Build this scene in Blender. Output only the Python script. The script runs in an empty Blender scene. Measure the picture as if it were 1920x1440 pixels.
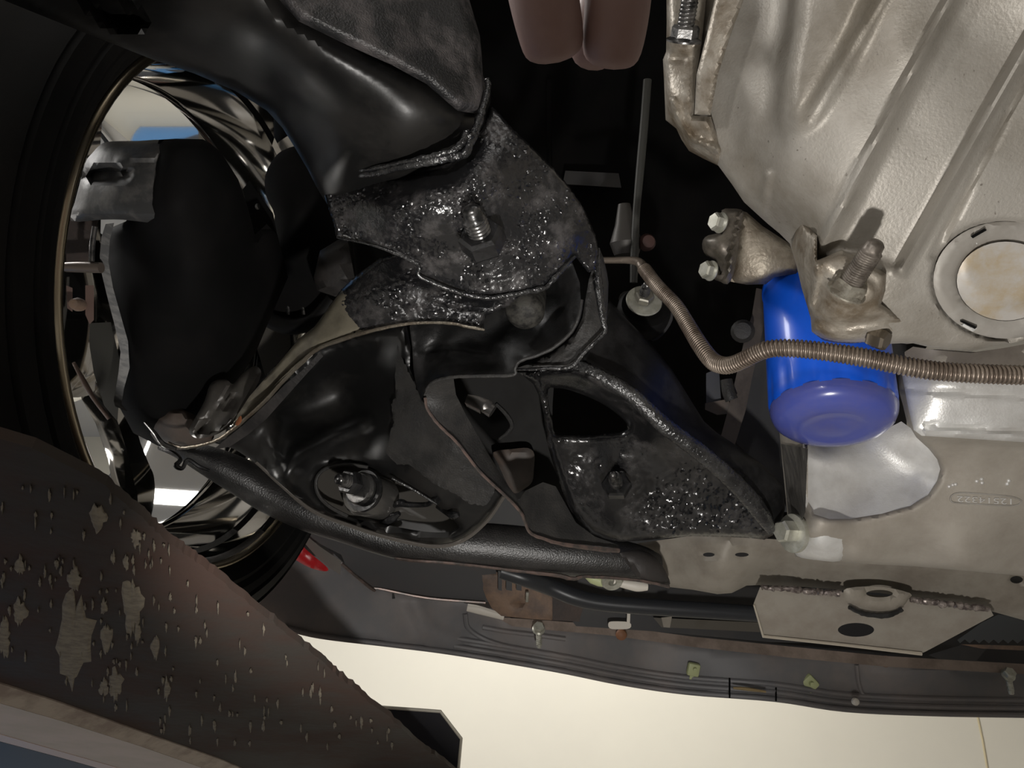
import bpy, bmesh, math, random
import numpy as np
from mathutils import Vector, Matrix, geometry

random.seed(4)
rng = np.random.default_rng(4)
SC = bpy.context.scene
COL = SC.collection

# ------------------------------------------------------------------ camera, light, exposure
F = 1400.0
PITCH = math.radians(35)
CP, SP = math.cos(PITCH), math.sin(PITCH)
CAM = Vector((0, 0, 1.5))
RIGHT, UP, FWD = Vector((1, 0, 0)), Vector((0, -SP, CP)), Vector((0, CP, SP))

cd = bpy.data.cameras.new('camera')
cam = bpy.data.objects.new('camera', cd)
COL.objects.link(cam)
cam.location = CAM
cam.rotation_euler = (math.pi / 2 + PITCH, 0, 0)
cd.sensor_fit = 'HORIZONTAL'
cd.sensor_width = 36
cd.lens = F / 1920 * 36
cd.clip_start = 0.01
SC.camera = cam

SC.view_settings.view_transform = 'Standard'
SC.view_settings.look = 'None'
SC.view_settings.exposure = 0.0
SC.view_settings.gamma = 1
SC.view_settings.use_curve_mapping = False

w = bpy.data.worlds.new('world')
SC.world = w
w.use_nodes = True
w.node_tree.nodes['Background'].inputs[0].default_value = (0.8, 0.85, 1, 1)
w.node_tree.nodes['Background'].inputs[1].default_value = 0.05


def cs(x, y, z):
    """camera-frame offset in metres (right, up, forward) to a world point"""
    return CAM + RIGHT * x + UP * y + FWD * z


def P(x, y, d):
    x, y, d = float(x), float(y), float(d)
    return CAM + (FWD + RIGHT * ((x - 960) / F) + UP * ((720 - y) / F)) * d


def cdir(x, y, z):
    """world direction from (right, up, towards the viewer)"""
    return (RIGHT * x + UP * y - FWD * z).normalized()


def aim(o, target):
    o.rotation_euler = (target - o.location).to_track_quat('-Z', 'Y').to_euler()


def spot(name, loc, target, energy, angle, size, blend=0.5, color=(1, 0.95, 0.88)):
    l = bpy.data.lights.new(name, 'SPOT')
    l.energy, l.spot_size, l.shadow_soft_size, l.spot_blend, l.color = energy, math.radians(angle), size, blend, color
    o = bpy.data.objects.new(name, l)
    COL.objects.link(o)
    o.location = loc
    aim(o, target)
    return o


def area(name, loc, target, energy, sx, sy, color=(1, 0.975, 0.94)):
    l = bpy.data.lights.new(name, 'AREA')
    l.shape, l.size, l.size_y, l.energy, l.color = 'RECTANGLE', sx, sy, energy, color
    o = bpy.data.objects.new(name, l)
    COL.objects.link(o)
    o.location = loc
    aim(o, target)
    return o


# work lamp below the lens, and a weaker one held above
spot('work_lamp', cs(0.05, -0.20, 0.10), P(1200, 720, 0.5), 6.3, 92, 0.010, 0.3, (1, 0.965, 0.92))
spot('upper_lamp', cs(-0.05, 0.14, 0.18), P(1450, 760, 0.5), 0.8, 84, 0.010, 0.35, (1, 0.97, 0.94))
# ceiling lamps of the workshop
area('ceiling_lamp_front', Vector((0.3, 2.9, 4.1)), Vector((0.3, 3.2, 0)), 92, 2.5, 0.5)
area('ceiling_lamp_left', Vector((-2.4, 0.5, 4.1)), Vector((-2.2, 0.5, 0)), 90, 0.5, 2.5)
area('ceiling_lamp_rear', Vector((0.3, -1.9, 4.1)), Vector((0.3, -1.6, 0)), 12, 2.5, 0.5)

# ------------------------------------------------------------------ helpers


def tag(o, label=None, cat=None, group=None, kind=None):
    if label: o['label'] = label
    if cat: o['category'] = cat
    if group: o['group'] = group
    if kind: o['kind'] = kind
    return o


def thing(name, label, cat, loc):
    o = bpy.data.objects.new(name, None)
    COL.objects.link(o)
    o.location = loc
    o.empty_display_size = 0.02
    return tag(o, label, cat)


def finish(name, bm, mat, parent=None, smooth=35, label=None, fix=True):
    if fix:
        bmesh.ops.recalc_face_normals(bm, faces=bm.faces)
    me = bpy.data.meshes.new(name)
    org = Vector((0, 0, 0))
    p = parent
    while p is not None:
        org += p.location
        p = p.parent
    if org.length:
        bmesh.ops.translate(bm, verts=bm.verts, vec=-org)
    if parent is None and len(bm.verts):
        c = sum((v.co for v in bm.verts), Vector()) / len(bm.verts)
        bmesh.ops.translate(bm, verts=bm.verts, vec=-c)
    bm.to_mesh(me)
    bm.free()
    if smooth is not None:
        me.shade_smooth()
        me.set_sharp_from_angle(angle=math.radians(smooth))
    o = bpy.data.objects.new(name, me)
    COL.objects.link(o)
    if parent is not None:
        o.parent = parent
    elif len(me.vertices):
        o.location = c
    me.materials.append(mat)
    if label: o['label'] = label
    return o


def spline(pts, n=6, closed=False):
    """Catmull-Rom through points of any dimension"""
    A = [np.array(p, float) for p in pts]
    N = len(A)
    out = []
    R = range(N) if closed else range(N - 1)
    for i in R:
        p0 = A[i - 1] if (closed or i > 0) else 2 * A[0] - A[1]
        p1, p2 = A[i], A[(i + 1) % N]
        p3 = A[(i + 2) % N] if (closed or i + 2 < N) else 2 * A[-1] - A[-2]
        for k in range(n):
            t = k / n
            out.append(0.5 * (2 * p1 + (p2 - p0) * t + (2 * p0 - 5 * p1 + 4 * p2 - p3) * t * t + (3 * p1 - p0 - 3 * p2 + p3) * t ** 3))
    if not closed:
        out.append(A[-1])
    return np.array(out)


def sm(pts, n=5):
    return [tuple(p) for p in spline(pts, n, True)]


def ell(cx, cy, rx, ry, n=36, rot=0, a0=0, a1=360):
    c, s = math.cos(math.radians(rot)), math.sin(math.radians(rot))
    out = []
    full = abs(a1 - a0) >= 360
    for k in range(n if full else n + 1):
        a = math.radians(a0 + (a1 - a0) * k / n)
        x, y = rx * math.cos(a), ry * math.sin(a)
        out.append((cx + x * c - y * s, cy + x * s + y * c))
    return out


class TPS:
    """smooth depth surface through control points (x, y, depth)"""

    def __init__(self, ctrl, lam=1e-4):
        C = np.array(ctrl, float)
        self.s = 200.0
        self.X = C[:, :2] / self.s
        n = len(C)
        if n < 3:
            self.c = None
            self.k = C[:, 2].mean()
            return
        K = self.U(np.linalg.norm(self.X[:, None] - self.X[None], axis=2)) + lam * np.eye(n)
        Q = np.hstack([np.ones((n, 1)), self.X])
        M = np.block([[K, Q], [Q.T, np.zeros((3, 3))]])
        self.c = np.linalg.lstsq(M, np.concatenate([C[:, 2], np.zeros(3)]), rcond=None)[0]

    @staticmethod
    def U(r):
        return np.where(r > 1e-9, r * r * np.log(np.maximum(r, 1e-9)), 0)

    def __call__(self, pts):
        pts = np.asarray(pts, float)
        if self.c is None:
            return np.full(len(pts), self.k)
        X = pts / self.s
        K = self.U(np.linalg.norm(X[:, None] - self.X[None], axis=2))
        n = len(self.X)
        return K @ self.c[:n] + self.c[n] + X @ self.c[n + 1:]


def seg_dist(pts, line, closed=False):
    L = np.asarray(line, float)
    A, B = (L, np.roll(L, -1, 0)) if closed else (L[:-1], L[1:])
    best = np.full(len(pts), 1e9)
    for a, b in zip(A, B):
        ab = b - a
        t = np.clip(((pts - a) @ ab) / max(ab @ ab, 1e-9), 0, 1)
        best = np.minimum(best, np.linalg.norm(pts - (a + t[:, None] * ab), axis=1))
    return best


def inside(pts, poly):
    Q = np.asarray(poly, float)
    x, y = pts[:, 0], pts[:, 1]
    r = np.zeros(len(pts), bool)
    x1, y1 = Q[-1]
    for x2, y2 in Q:
        c = ((y1 > y) != (y2 > y)) & (x < (x2 - x1) * (y - y1) / ((y2 - y1) if y2 != y1 else 1e-9) + x1)
        r ^= c
        x1, y1 = x2, y2
    return r


def resample(poly, step):
    out = []
    n = len(poly)
    for i in range(n):
        a, b = np.array(poly[i], float), np.array(poly[(i + 1) % n], float)
        k = max(1, int(math.ceil(np.linalg.norm(b - a) / step)))
        for j in range(k):
            out.append(a + (b - a) * j / k)
    return np.array(out)


def relief(name, outline, ctrl, mat, parent=None, holes=(), thick=0.004, step=12, roll=0.0, rollw=14, lines=(), areas=(), smooth=40, jag=0, label=None, lam=1e-4, grain=0, gareas=()):
    """A sheet or casting: outline as seen, given its own depth at the control points, a thickness, rolled edges, raised ridges (lines) and raised or sunk areas."""
    loops = [resample(outline, step)] + [resample(h, step) for h in holes]
    if jag:
        loops[0] = loops[0] + rng.normal(0, jag, loops[0].shape)
    P2, E = [], []
    for L in loops:
        b = len(P2)
        P2.extend(L.tolist())
        E.extend((b + i, b + (i + 1) % len(L)) for i in range(len(L)))
    o = np.array(outline, float)
    x0, y0 = o.min(0)
    x1, y1 = o.max(0)
    gx, gy = np.meshgrid(np.arange(x0, x1, step), np.arange(y0, y1, step * 0.87))
    gx = gx + (np.arange(gx.shape[0])[:, None] % 2) * step / 2
    G = np.stack([gx.ravel(), gy.ravel()], 1)
    if len(G):
        ok = inside(G, loops[0])
        for L in loops[1:]:
            ok &= ~inside(G, L)
        G = G[ok]
        for L in loops:
            if len(G):
                G = G[seg_dist(G, L, True) > step * 0.55]
        P2.extend(G.tolist())
    V, _, T, *_ = geometry.delaunay_2d_cdt([Vector(p) for p in P2], E, [], 0, 1e-4)
    V = np.array([tuple(v) for v in V])
    T = np.array([t for t in T if len(t) == 3])
    cen = V[T].mean(1)
    ok = inside(cen, loops[0])
    for L in loops[1:]:
        ok &= ~inside(cen, L)
    T = T[ok]
    d = TPS(ctrl, lam)(V)
    for ln, amt, wid in lines:
        q = np.clip(seg_dist(V, ln) / wid, 0, 1)
        d = d + amt * (1 - q * q) ** 1.5
    for poly, amt, wid in areas:
        sd = seg_dist(V, poly, True) * np.where(inside(V, poly), 1, -1)
        q = np.clip(sd / wid * 0.5 + 0.5, 0, 1)
        d = d + amt * q * q * (3 - 2 * q)
    if roll:
        q = np.minimum.reduce([seg_dist(V, L, True) for L in loops])
        q = 1 - np.clip(q / rollw, 0, 1)
        d = d + roll * q * q
    if grain:
        d = d + rng.normal(0, grain, len(d)) * (0.35 + 0.65 * (np.sin(V[:, 0] / 37 + 2 * np.sin(V[:, 1] / 29)) * np.sin(V[:, 1] / 33 + 1.5 * np.sin(V[:, 0] / 41)) > -0.35))
    for poly, amp in gareas:
        q = np.clip(seg_dist(V, poly, True) / 25, 0, 1) * inside(V, poly)
        d = d + rng.normal(0, amp, len(d)) * q
    bm = bmesh.new()
    fr = [bm.verts.new(P(x, y, dd)) for (x, y), dd in zip(V, d)]
    used = {}
    for t in T:
        for i in range(3):
            a, b = int(t[i]), int(t[(i + 1) % 3])
            used.setdefault((min(a, b), max(a, b)), []).append((a, b))
    bk = [bm.verts.new(P(x, y, dd + thick + roll * 0)) for (x, y), dd in zip(V, d)]
    for t in T:
        a, b, c = (int(i) for i in t)
        try:
            bm.faces.new((fr[a], fr[b], fr[c]))
            bm.faces.new((bk[c], bk[b], bk[a]))
        except ValueError:
            pass
    for k, v in used.items():
        if len(v) == 1:
            a, b = v[0]
            try:
                bm.faces.new((fr[b], fr[a], bk[a], bk[b]))
            except ValueError:
                pass
    for v in [v for v in bm.verts if not v.link_faces]:
        bm.verts.remove(v)
    return finish(name, bm, mat, parent, smooth, label)


def frame(axis):
    a = Vector(axis).normalized()
    u = a.orthogonal().normalized()
    return a, u, a.cross(u)


def lathe_bm(bm, prof, org, axis, seg=32, mod=None, u=None):
    """prof: (radius, height along axis)"""
    a, uu, vv = frame(axis)
    if u is not None:
        uu = (u - a * u.dot(a)).normalized()
        vv = a.cross(uu)
    rings = []
    for r, h in prof:
        if r < 1e-6:
            rings.append([bm.verts.new(org + a * h)])
        else:
            ring = []
            for k in range(seg):
                t = 2 * math.pi * k / seg
                rr = r * (mod(t, h) if mod else 1)
                ring.append(bm.verts.new(org + a * h + uu * (rr * math.cos(t)) + vv * (rr * math.sin(t))))
            rings.append(ring)
    for A, B in zip(rings, rings[1:]):
        for k in range(seg):
            j = (k + 1) % seg
            if len(A) == 1 and len(B) == 1:
                continue
            if len(A) == 1:
                bm.faces.new((A[0], B[j], B[k]))
            elif len(B) == 1:
                bm.faces.new((A[k], A[j], B[0]))
            else:
                bm.faces.new((A[k], A[j], B[j], B[k]))
    return bm


def lathe(name, prof, org, axis, mat, parent=None, seg=32, smooth=35, mod=None, label=None, u=None):
    return finish(name, lathe_bm(bmesh.new(), prof, org, axis, seg, mod, u), mat, parent, smooth, label)


def tube_bm(bm, pts, rad, seg=12, cap=True, flat=1.0, flatdir=None):
    pts = [Vector(p) for p in pts]
    n = len(pts)
    rad = [rad] * n if isinstance(rad, (int, float)) else list(rad)
    t0 = (pts[1] - pts[0]).normalized()
    u = (flatdir - t0 * flatdir.dot(t0)).normalized() if flatdir is not None else t0.orthogonal().normalized()
    rings = []
    for i in range(n):
        t = (pts[min(i + 1, n - 1)] - pts[max(i - 1, 0)]).normalized()
        u = (u - t * u.dot(t)).normalized()
        v = t.cross(u)
        rings.append([bm.verts.new(pts[i] + (u * (math.cos(2 * math.pi * k / seg) * flat) + v * math.sin(2 * math.pi * k / seg)) * rad[i]) for k in range(seg)])
    for A, B in zip(rings, rings[1:]):
        for k in range(seg):
            bm.faces.new((A[k], A[(k + 1) % seg], B[(k + 1) % seg], B[k]))
    if cap:
        bm.faces.new(rings[0][::-1])
        bm.faces.new(rings[-1])
    return bm


def tube(name, pxpts, mat, parent=None, n=6, seg=12, flat=1.0, label=None, smooth=40, jit=0):
    """pxpts: (x, y, depth, radius in pixels at that depth)"""
    S = spline(pxpts, n) if n > 1 else np.array(pxpts, float)
    if jit:
        S[:, 3] *= 1 + rng.normal(0, jit, len(S))
        S[:, :2] += rng.normal(0, jit * 4, (len(S), 2))
    pts = [P(a, b, c) for a, b, c, r in S]
    rad = [r * c / F for a, b, c, r in S]
    return finish(name, tube_bm(bmesh.new(), pts, rad, seg, True, flat, FWD if flat != 1 else None), mat, parent, smooth, label)


def hexnut(name, org, axis, r, h, mat, parent, hole=0.0, label=None, phase=None, flange=0.0):
    """a hexagon nut or bolt head with chamfered corners, from org along axis"""
    a, u, v = frame(axis)
    if phase is not None:
        u = (phase - a * phase.dot(a)).normalized()
        v = a.cross(u)
    bm = bmesh.new()
    if flange:
        lathe_bm(bm, [(0, 0), (flange, 0), (flange, h * 0.12), (r * 0.9, h * 0.3), (0, h * 0.3)], org, axis, 28)
    rings = []
    for hh, s in ((0.0, 0.94), (h * 0.12, 1.0), (h * 0.82, 1.0), (h, 0.86)):
        rings.append([bm.verts.new(org + a * hh + (u * math.cos(k * math.pi / 3) + v * math.sin(k * math.pi / 3)) * r * s) for k in range(6)])
    for A, B in zip(rings, rings[1:]):
        for k in range(6):
            bm.faces.new((A[k], A[(k + 1) % 6], B[(k + 1) % 6], B[k]))
    bm.faces.new(rings[0][::-1])
    bm.faces.new(rings[-1])
    return finish(name, bm, mat, parent, 20, label)


def stud(name, org, axis, r, L, pitch, mat, parent, plain=0.0, label=None):
    """threaded stud: thread crests as rings, rounded tip"""
    prof = [(0, 0), (r, 0)]
    if plain:
        prof += [(r, plain)]
    h = plain
    while h < L - r * 0.5:
        prof += [(r * 0.9, h + pitch * 0.1), (r, h + pitch * 0.5), (r * 0.9, h + pitch * 0.9)]
        h += pitch
    prof += [(r * 0.8, h + r * 0.2), (r * 0.75, h + r * 0.7), (r * 0.5, h + r * 0.95), (0, h + r)]
    return lathe(name, prof, org, axis, mat, parent, 18, 50, label=label)


def box_bm(bm, c, sx, sy, sz, rot=None, bev=0.0):
    m = Matrix.Translation(c) @ (rot.to_4x4() if rot else Matrix()) @ Matrix.Diagonal((sx, sy, sz, 1))
    r = bmesh.ops.create_cube(bm, size=1, matrix=m)
    if bev:
        es = list({e for v in r['verts'] for e in v.link_edges})
        bmesh.ops.bevel(bm, geom=es, offset=bev, segments=2, profile=0.5, affect='EDGES')
    return bm


# ------------------------------------------------------------------ materials
def mat(name, base, rough=0.5, metal=0.0, alt=None, scale=40, lo=0.45, hi=0.6, bump=0.0, bscale=300, bdist=0.001, ralt=None, spec=0.5, coat=0.0, stretch=None, spot=None, det=6):
    m = bpy.data.materials.new(name)
    m.use_nodes = True
    nt = m.node_tree
    N, L = nt.nodes, nt.links
    b = N['Principled BSDF']
    b.inputs['Base Color'].default_value = (*base, 1)
    b.inputs['Roughness'].default_value = rough
    b.inputs['Metallic'].default_value = metal
    b.inputs['Specular IOR Level'].default_value = spec
    b.inputs['Coat Weight'].default_value = coat
    b.inputs['Coat Roughness'].default_value = 0.12
    geo = N.new('ShaderNodeNewGeometry')
    co = geo.outputs['Position']
    if stretch:
        mp = N.new('ShaderNodeMapping')
        mp.inputs['Scale'].default_value = stretch
        L.new(co, mp.inputs[0])
        co = mp.outputs[0]
    if alt is not None or ralt is not None:
        n = N.new('ShaderNodeTexNoise')
        n.inputs['Scale'].default_value = scale
        n.inputs['Detail'].default_value = det
        n.inputs['Roughness'].default_value = 0.65
        L.new(co, n.inputs['Vector'])
        r = N.new('ShaderNodeMapRange')
        r.inputs['From Min'].default_value = lo
        r.inputs['From Max'].default_value = hi
        L.new(n.outputs['Fac'], r.inputs['Value'])
        src = r.outputs[0]
        if alt is not None:
            mx = N.new('ShaderNodeMix')
            mx.data_type = 'RGBA'
            mx.inputs['A'].default_value = (*base, 1)
            mx.inputs['B'].default_value = (*alt, 1)
            L.new(src, mx.inputs['Factor'])
            col = mx.outputs['Result']
            if spot is not None:
                n2 = N.new('ShaderNodeTexNoise')
                n2.inputs['Scale'].default_value = spot[1]
                n2.inputs['Detail'].default_value = 3
                L.new(co, n2.inputs['Vector'])
                r2 = N.new('ShaderNodeMapRange')
                r2.inputs['From Min'].default_value = spot[2]
                r2.inputs['From Max'].default_value = spot[3]
                L.new(n2.outputs['Fac'], r2.inputs['Value'])
                m2 = N.new('ShaderNodeMix')
                m2.data_type = 'RGBA'
                m2.inputs['B'].default_value = (*spot[0], 1)
                L.new(col, m2.inputs['A'])
                L.new(r2.outputs[0], m2.inputs['Factor'])
                col = m2.outputs['Result']
            L.new(col, b.inputs['Base Color'])
        if ralt is not None:
            rr = N.new('ShaderNodeMapRange')
            rr.inputs['To Min'].default_value = rough
            rr.inputs['To Max'].default_value = ralt
            L.new(src, rr.inputs['Value'])
            L.new(rr.outputs[0], b.inputs['Roughness'])
    if bump:
        n3 = N.new('ShaderNodeTexNoise')
        n3.inputs['Scale'].default_value = bscale
        n3.inputs['Detail'].default_value = 3
        L.new(co, n3.inputs['Vector'])
        bp = N.new('ShaderNodeBump')
        bp.inputs['Strength'].default_value = bump
        bp.inputs['Distance'].default_value = bdist
        L.new(n3.outputs['Fac'], bp.inputs['Height'])
        L.new(bp.outputs[0], b.inputs['Normal'])
    return m


M = {}
M['oily'] = mat('oily black paint', (0.012, 0.012, 0.013), 0.17, 0, (0.065, 0.061, 0.061), 60, 0.49, 0.68, 0.28, 900, 0.0007, ralt=0.36, spec=0.8, det=9)
M['oily_wet'] = mat('wet oily black paint', (0.009, 0.009, 0.0095), 0.15, 0, (0.036, 0.034, 0.034), 60, 0.49, 0.68, 0.25, 900, 0.0006, ralt=0.34, spec=0.8, det=9)
M['oily_dust'] = mat('dusty oily black paint', (0.022, 0.022, 0.023), 0.32, 0, (0.10, 0.09, 0.09), 38, 0.46, 0.62, 0.85, 850, 0.0010, ralt=0.55, spec=0.8)
M['wet'] = mat('wet black oil film', (0.010, 0.010, 0.011), 0.16, 0, (0.03, 0.03, 0.03), 60, 0.45, 0.6, 0.8, 420, 0.0014, ralt=0.3, spec=0.9)
M['black'] = mat('smooth black paint', (0.007, 0.007, 0.007), 0.33, 0, (0.014, 0.013, 0.012), 18, 0.45, 0.6, 0.12, 160, 0.001, ralt=0.46, spec=0.38)
M['black_semi'] = mat('worn black paint', (0.016, 0.015, 0.015), 0.42, 0, (0.034, 0.03, 0.028), 22, 0.42, 0.6, 0.25, 420, 0.001, ralt=0.55)
M['matte'] = mat('matte black', (0.0028, 0.0028, 0.0028), 0.8, 0, (0.005, 0.0046, 0.0046), 15, spec=0.12)
M['coating'] = mat('grey underseal', (0.021, 0.0205, 0.020), 0.5, 0, (0.034, 0.032, 0.030), 50, 0.4, 0.65, 0.5, 700, 0.0008, ralt=0.6, spec=0.35)
M['oily_plain'] = mat('plain oily black', (0.010, 0.010, 0.010), 0.34, 0, (0.026, 0.025, 0.025), 42, 0.45, 0.65, 0.2, 900, 0.0006, ralt=0.45, spec=0.28)
M['tube_paint'] = mat('satin oily paint', (0.011, 0.0105, 0.0105), 0.36, 0, (0.026, 0.024, 0.023), 30, 0.45, 0.66, 0.6, 800, 0.0007, ralt=0.42, spec=0.9)
M['gold_edge'] = mat('bare steel lip', (0.20, 0.18, 0.145), 0.36, 0.7, (0.15, 0.12, 0.09), 60, 0.4, 0.7, 0.4, 500, 0.001)
M['steel'] = mat('oily steel', (0.20, 0.195, 0.19), 0.28, 0.85, (0.05, 0.05, 0.05), 120, 0.45, 0.6, 0.2, 600, 0.0005)
M['nut'] = mat('dark oily nut', (0.045, 0.045, 0.047), 0.2, 0.6, (0.02, 0.02, 0.02), 120, 0.4, 0.6, 0.15, 500, 0.0006, spec=0.8)
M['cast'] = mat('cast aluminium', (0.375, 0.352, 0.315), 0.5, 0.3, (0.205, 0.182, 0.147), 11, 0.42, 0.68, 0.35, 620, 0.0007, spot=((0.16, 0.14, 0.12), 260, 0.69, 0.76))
M['cast_dark'] = mat('grimy cast aluminium', (0.33, 0.29, 0.23), 0.46, 0.35, (0.15, 0.12, 0.085), 34, 0.4, 0.62, 0.5, 320, 0.0012)
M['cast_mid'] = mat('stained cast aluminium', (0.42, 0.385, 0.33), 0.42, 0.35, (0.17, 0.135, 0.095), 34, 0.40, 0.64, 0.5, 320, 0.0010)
M['alu'] = mat('bright cast pan', (0.74, 0.735, 0.715), 0.36, 0.35, (0.60, 0.585, 0.56), 24, 0.42, 0.62, 0.25, 700, 0.0006)  # pale base colour stands for lamplight on the pan ledge and scoop
M['dustpan'] = mat('dusty aluminium', (0.36, 0.33, 0.285), 0.6, 0.15, (0.29, 0.26, 0.22), 22, 0.4, 0.64, 0.25, 420, 0.0006)
M['tan'] = mat('dusty tan steel', (0.27, 0.245, 0.205), 0.55, 0.1, (0.19, 0.165, 0.135), 22, 0.42, 0.66, 0.25, 420, 0.0006)
M['plate'] = mat('dusty plain steel plate', (0.30, 0.275, 0.235), 0.5, 0.2, (0.25, 0.22, 0.185), 40, 0.42, 0.66, 0.15, 600, 0.0004)
M['stain'] = mat('stained cover disc', (0.47, 0.445, 0.41), 0.5, 0.2, (0.42, 0.345, 0.24), 30, 0.46, 0.6, 0.1, 300, 0.0006)
M['ring'] = mat('dull grey cover ring', (0.30, 0.28, 0.25), 0.55, 0.2, (0.36, 0.34, 0.31), 45, 0.42, 0.62)
M['blue'] = mat('blue can paint', (0.004, 0.105, 0.78), 0.36, 0, (0.005, 0.12, 0.84), 30, 0.4, 0.6, 0.05, 200, 0.0005, coat=0.35, spec=0.5)
M['bluecap'] = mat('greyed blue cap', (0.065, 0.085, 0.34), 0.25, 0, (0.085, 0.095, 0.31), 30, 0.4, 0.6, coat=0.5)  # greyer than the can: the cap's pale reflection is mixed into its colour
M['chrome'] = mat('chrome', (0.80, 0.79, 0.77), 0.045, 1.0)
M['lip'] = mat('polished rim lip', (0.42, 0.36, 0.26), 0.25, 1.0)
M['rubber'] = mat('tyre rubber', (0.0045, 0.0045, 0.0045), 0.6, 0, (0.008, 0.0075, 0.007), 14, 0.4, 0.65, 0.1, 200, 0.001, spec=0.15)
M['hose'] = mat('dusty spring steel', (0.23, 0.19, 0.155), 0.42, 0.5, (0.12, 0.095, 0.075), 45, 0.4, 0.65, 0.3, 500, 0.0008)
M['rust'] = mat('rusty steel', (0.22, 0.145, 0.10), 0.65, 0.1, (0.13, 0.095, 0.078), 40, 0.42, 0.62, 0.4, 300, 0.001)
M['rust_pale'] = mat('pale rusty steel', (0.26, 0.205, 0.17), 0.6, 0.1, (0.17, 0.13, 0.105), 30, 0.42, 0.62, 0.3, 300, 0.001)
M['rustdark'] = mat('dark rusty steel', (0.07, 0.05, 0.042), 0.6, 0.1, (0.045, 0.036, 0.033), 30, 0.42, 0.62, 0.3, 300, 0.001)
M['ramp'] = mat('rust brown steel', (0.058, 0.050, 0.044), 0.6, 0.0, (0.070, 0.046, 0.038), 12, 0.42, 0.62, 0.4, 130, 0.001, ralt=0.7, spec=0.04)
M['mud'] = mat('dried mud', (0.27, 0.235, 0.175), 0.9, 0, (0.18, 0.15, 0.115), 160, 0.4, 0.6, 0.15, 300, 0.0006)
M['flange'] = mat('worn steel flange', (0.48, 0.41, 0.35), 0.55, 0.0, (0.30, 0.235, 0.20), 28, 0.42, 0.6, 0.2, 300, 0.001)
M['navy'] = mat('blue black paint', (0.012, 0.015, 0.022), 0.5)
M['valance'] = mat('dusty hazy black plastic', (0.16, 0.158, 0.164), 0.5, 0, (0.225, 0.20, 0.19), 9, 0.42, 0.66, 0.1, 150, 0.001, ralt=0.6)  # base colour lifted to carry the haze over the lower front
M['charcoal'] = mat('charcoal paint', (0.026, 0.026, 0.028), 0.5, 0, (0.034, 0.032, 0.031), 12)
M['zinc'] = mat('yellow zinc', (0.50, 0.495, 0.435), 0.36, 0.45, (0.36, 0.355, 0.295), 90, 0.4, 0.6)
M['green'] = mat('pale green plastic', (0.46, 0.50, 0.27), 0.5)
M['white'] = mat('off white plastic', (0.66, 0.62, 0.55), 0.5)
M['red'] = mat('red paint', (0.42, 0.012, 0.016), 0.35)
M['brown'] = mat('brown primer', (0.075, 0.055, 0.044), 0.6, 0, (0.055, 0.046, 0.04), 30)
M['pink'] = mat('bare red edge', (0.15, 0.105, 0.09), 0.35, 0.4, (0.07, 0.06, 0.055), 120, 0.4, 0.6)
M['skin'] = mat('skin', (0.25, 0.155, 0.137), 0.55, 0, (0.22, 0.13, 0.112), 60, 0.4, 0.6, 0.1, 900, 0.0005)
M['cream'] = mat('cream painted wall', (0.80, 0.76, 0.645), 0.55, 0, (0.76, 0.72, 0.615), 0.7, 0.4, 0.65)
M['grey_wall'] = mat('pale grey wall', (0.62, 0.60, 0.57), 0.6)
M['bluebody'] = mat('blue car paint', (0.05, 0.21, 0.50), 0.18, 0.2, coat=0.8)


def plank_mat():
    m = mat('pale wood planks', (0.24, 0.225, 0.205), 0.35, 0, (0.19, 0.175, 0.155), 3, 0.4, 0.62, stretch=(8, 1, 1))
    return m


M['wood'] = plank_mat()

# ------------------------------------------------------------------ the room
def slab(name, c, sx, sy, sz, m, kind='structure', parent=None):
    o = finish(name, box_bm(bmesh.new(), Vector(c), sx, sy, sz), m, parent, None)
    if kind: o['kind'] = kind
    return o


slab('floor', (0, 0.8, -0.05), 8.2, 8.2, 0.1, M['wood'])
wf = slab('wall_front', (0, 4.55, 2.1), 8.2, 0.1, 4.2, M['cream'])
slab('wall_back', (0, -2.95, 2.1), 8.2, 0.1, 4.2, M['grey_wall'])
slab('wall_left', (-4.05, 0.8, 2.1), 0.1, 7.5, 4.2, M['grey_wall'])
slab('wall_right', (4.05, 0.8, 2.1), 0.1, 7.5, 4.2, M['grey_wall'])
slab('ceiling', (0, 0.8, 4.25), 8.2, 8.2, 0.1, M['grey_wall'])


def at_y(x, y, Y):
    v = (720 - y) / F
    d = Y / (CP - v * SP)
    return P(x, y, d)


# board joint in the front wall: a thin raised cover strip
a, b = at_y(1830, 1330, 4.5), at_y(1852, 1446, 4.5)
st = tube_bm(bmesh.new(), [a + Vector((-0.02, 0, 0.09)), a, (a + b) / 2 + Vector((0.004, 0, 0)), b, b + (b - a)], 0.006, 8)
o = finish('wall_joint_strip', st, mat('joint', (0.55, 0.47, 0.30), 0.6), None, 40)
o.parent = wf
o.location = o.location - wf.location


# ------------------------------------------------------------------ lift runway, lower left
def at_z(x, y, z):
    """point on the horizontal plane z above the lens"""
    v = (720 - y) / F
    d = z / (SP + v * CP)
    return P(x, y, d), d


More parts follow.
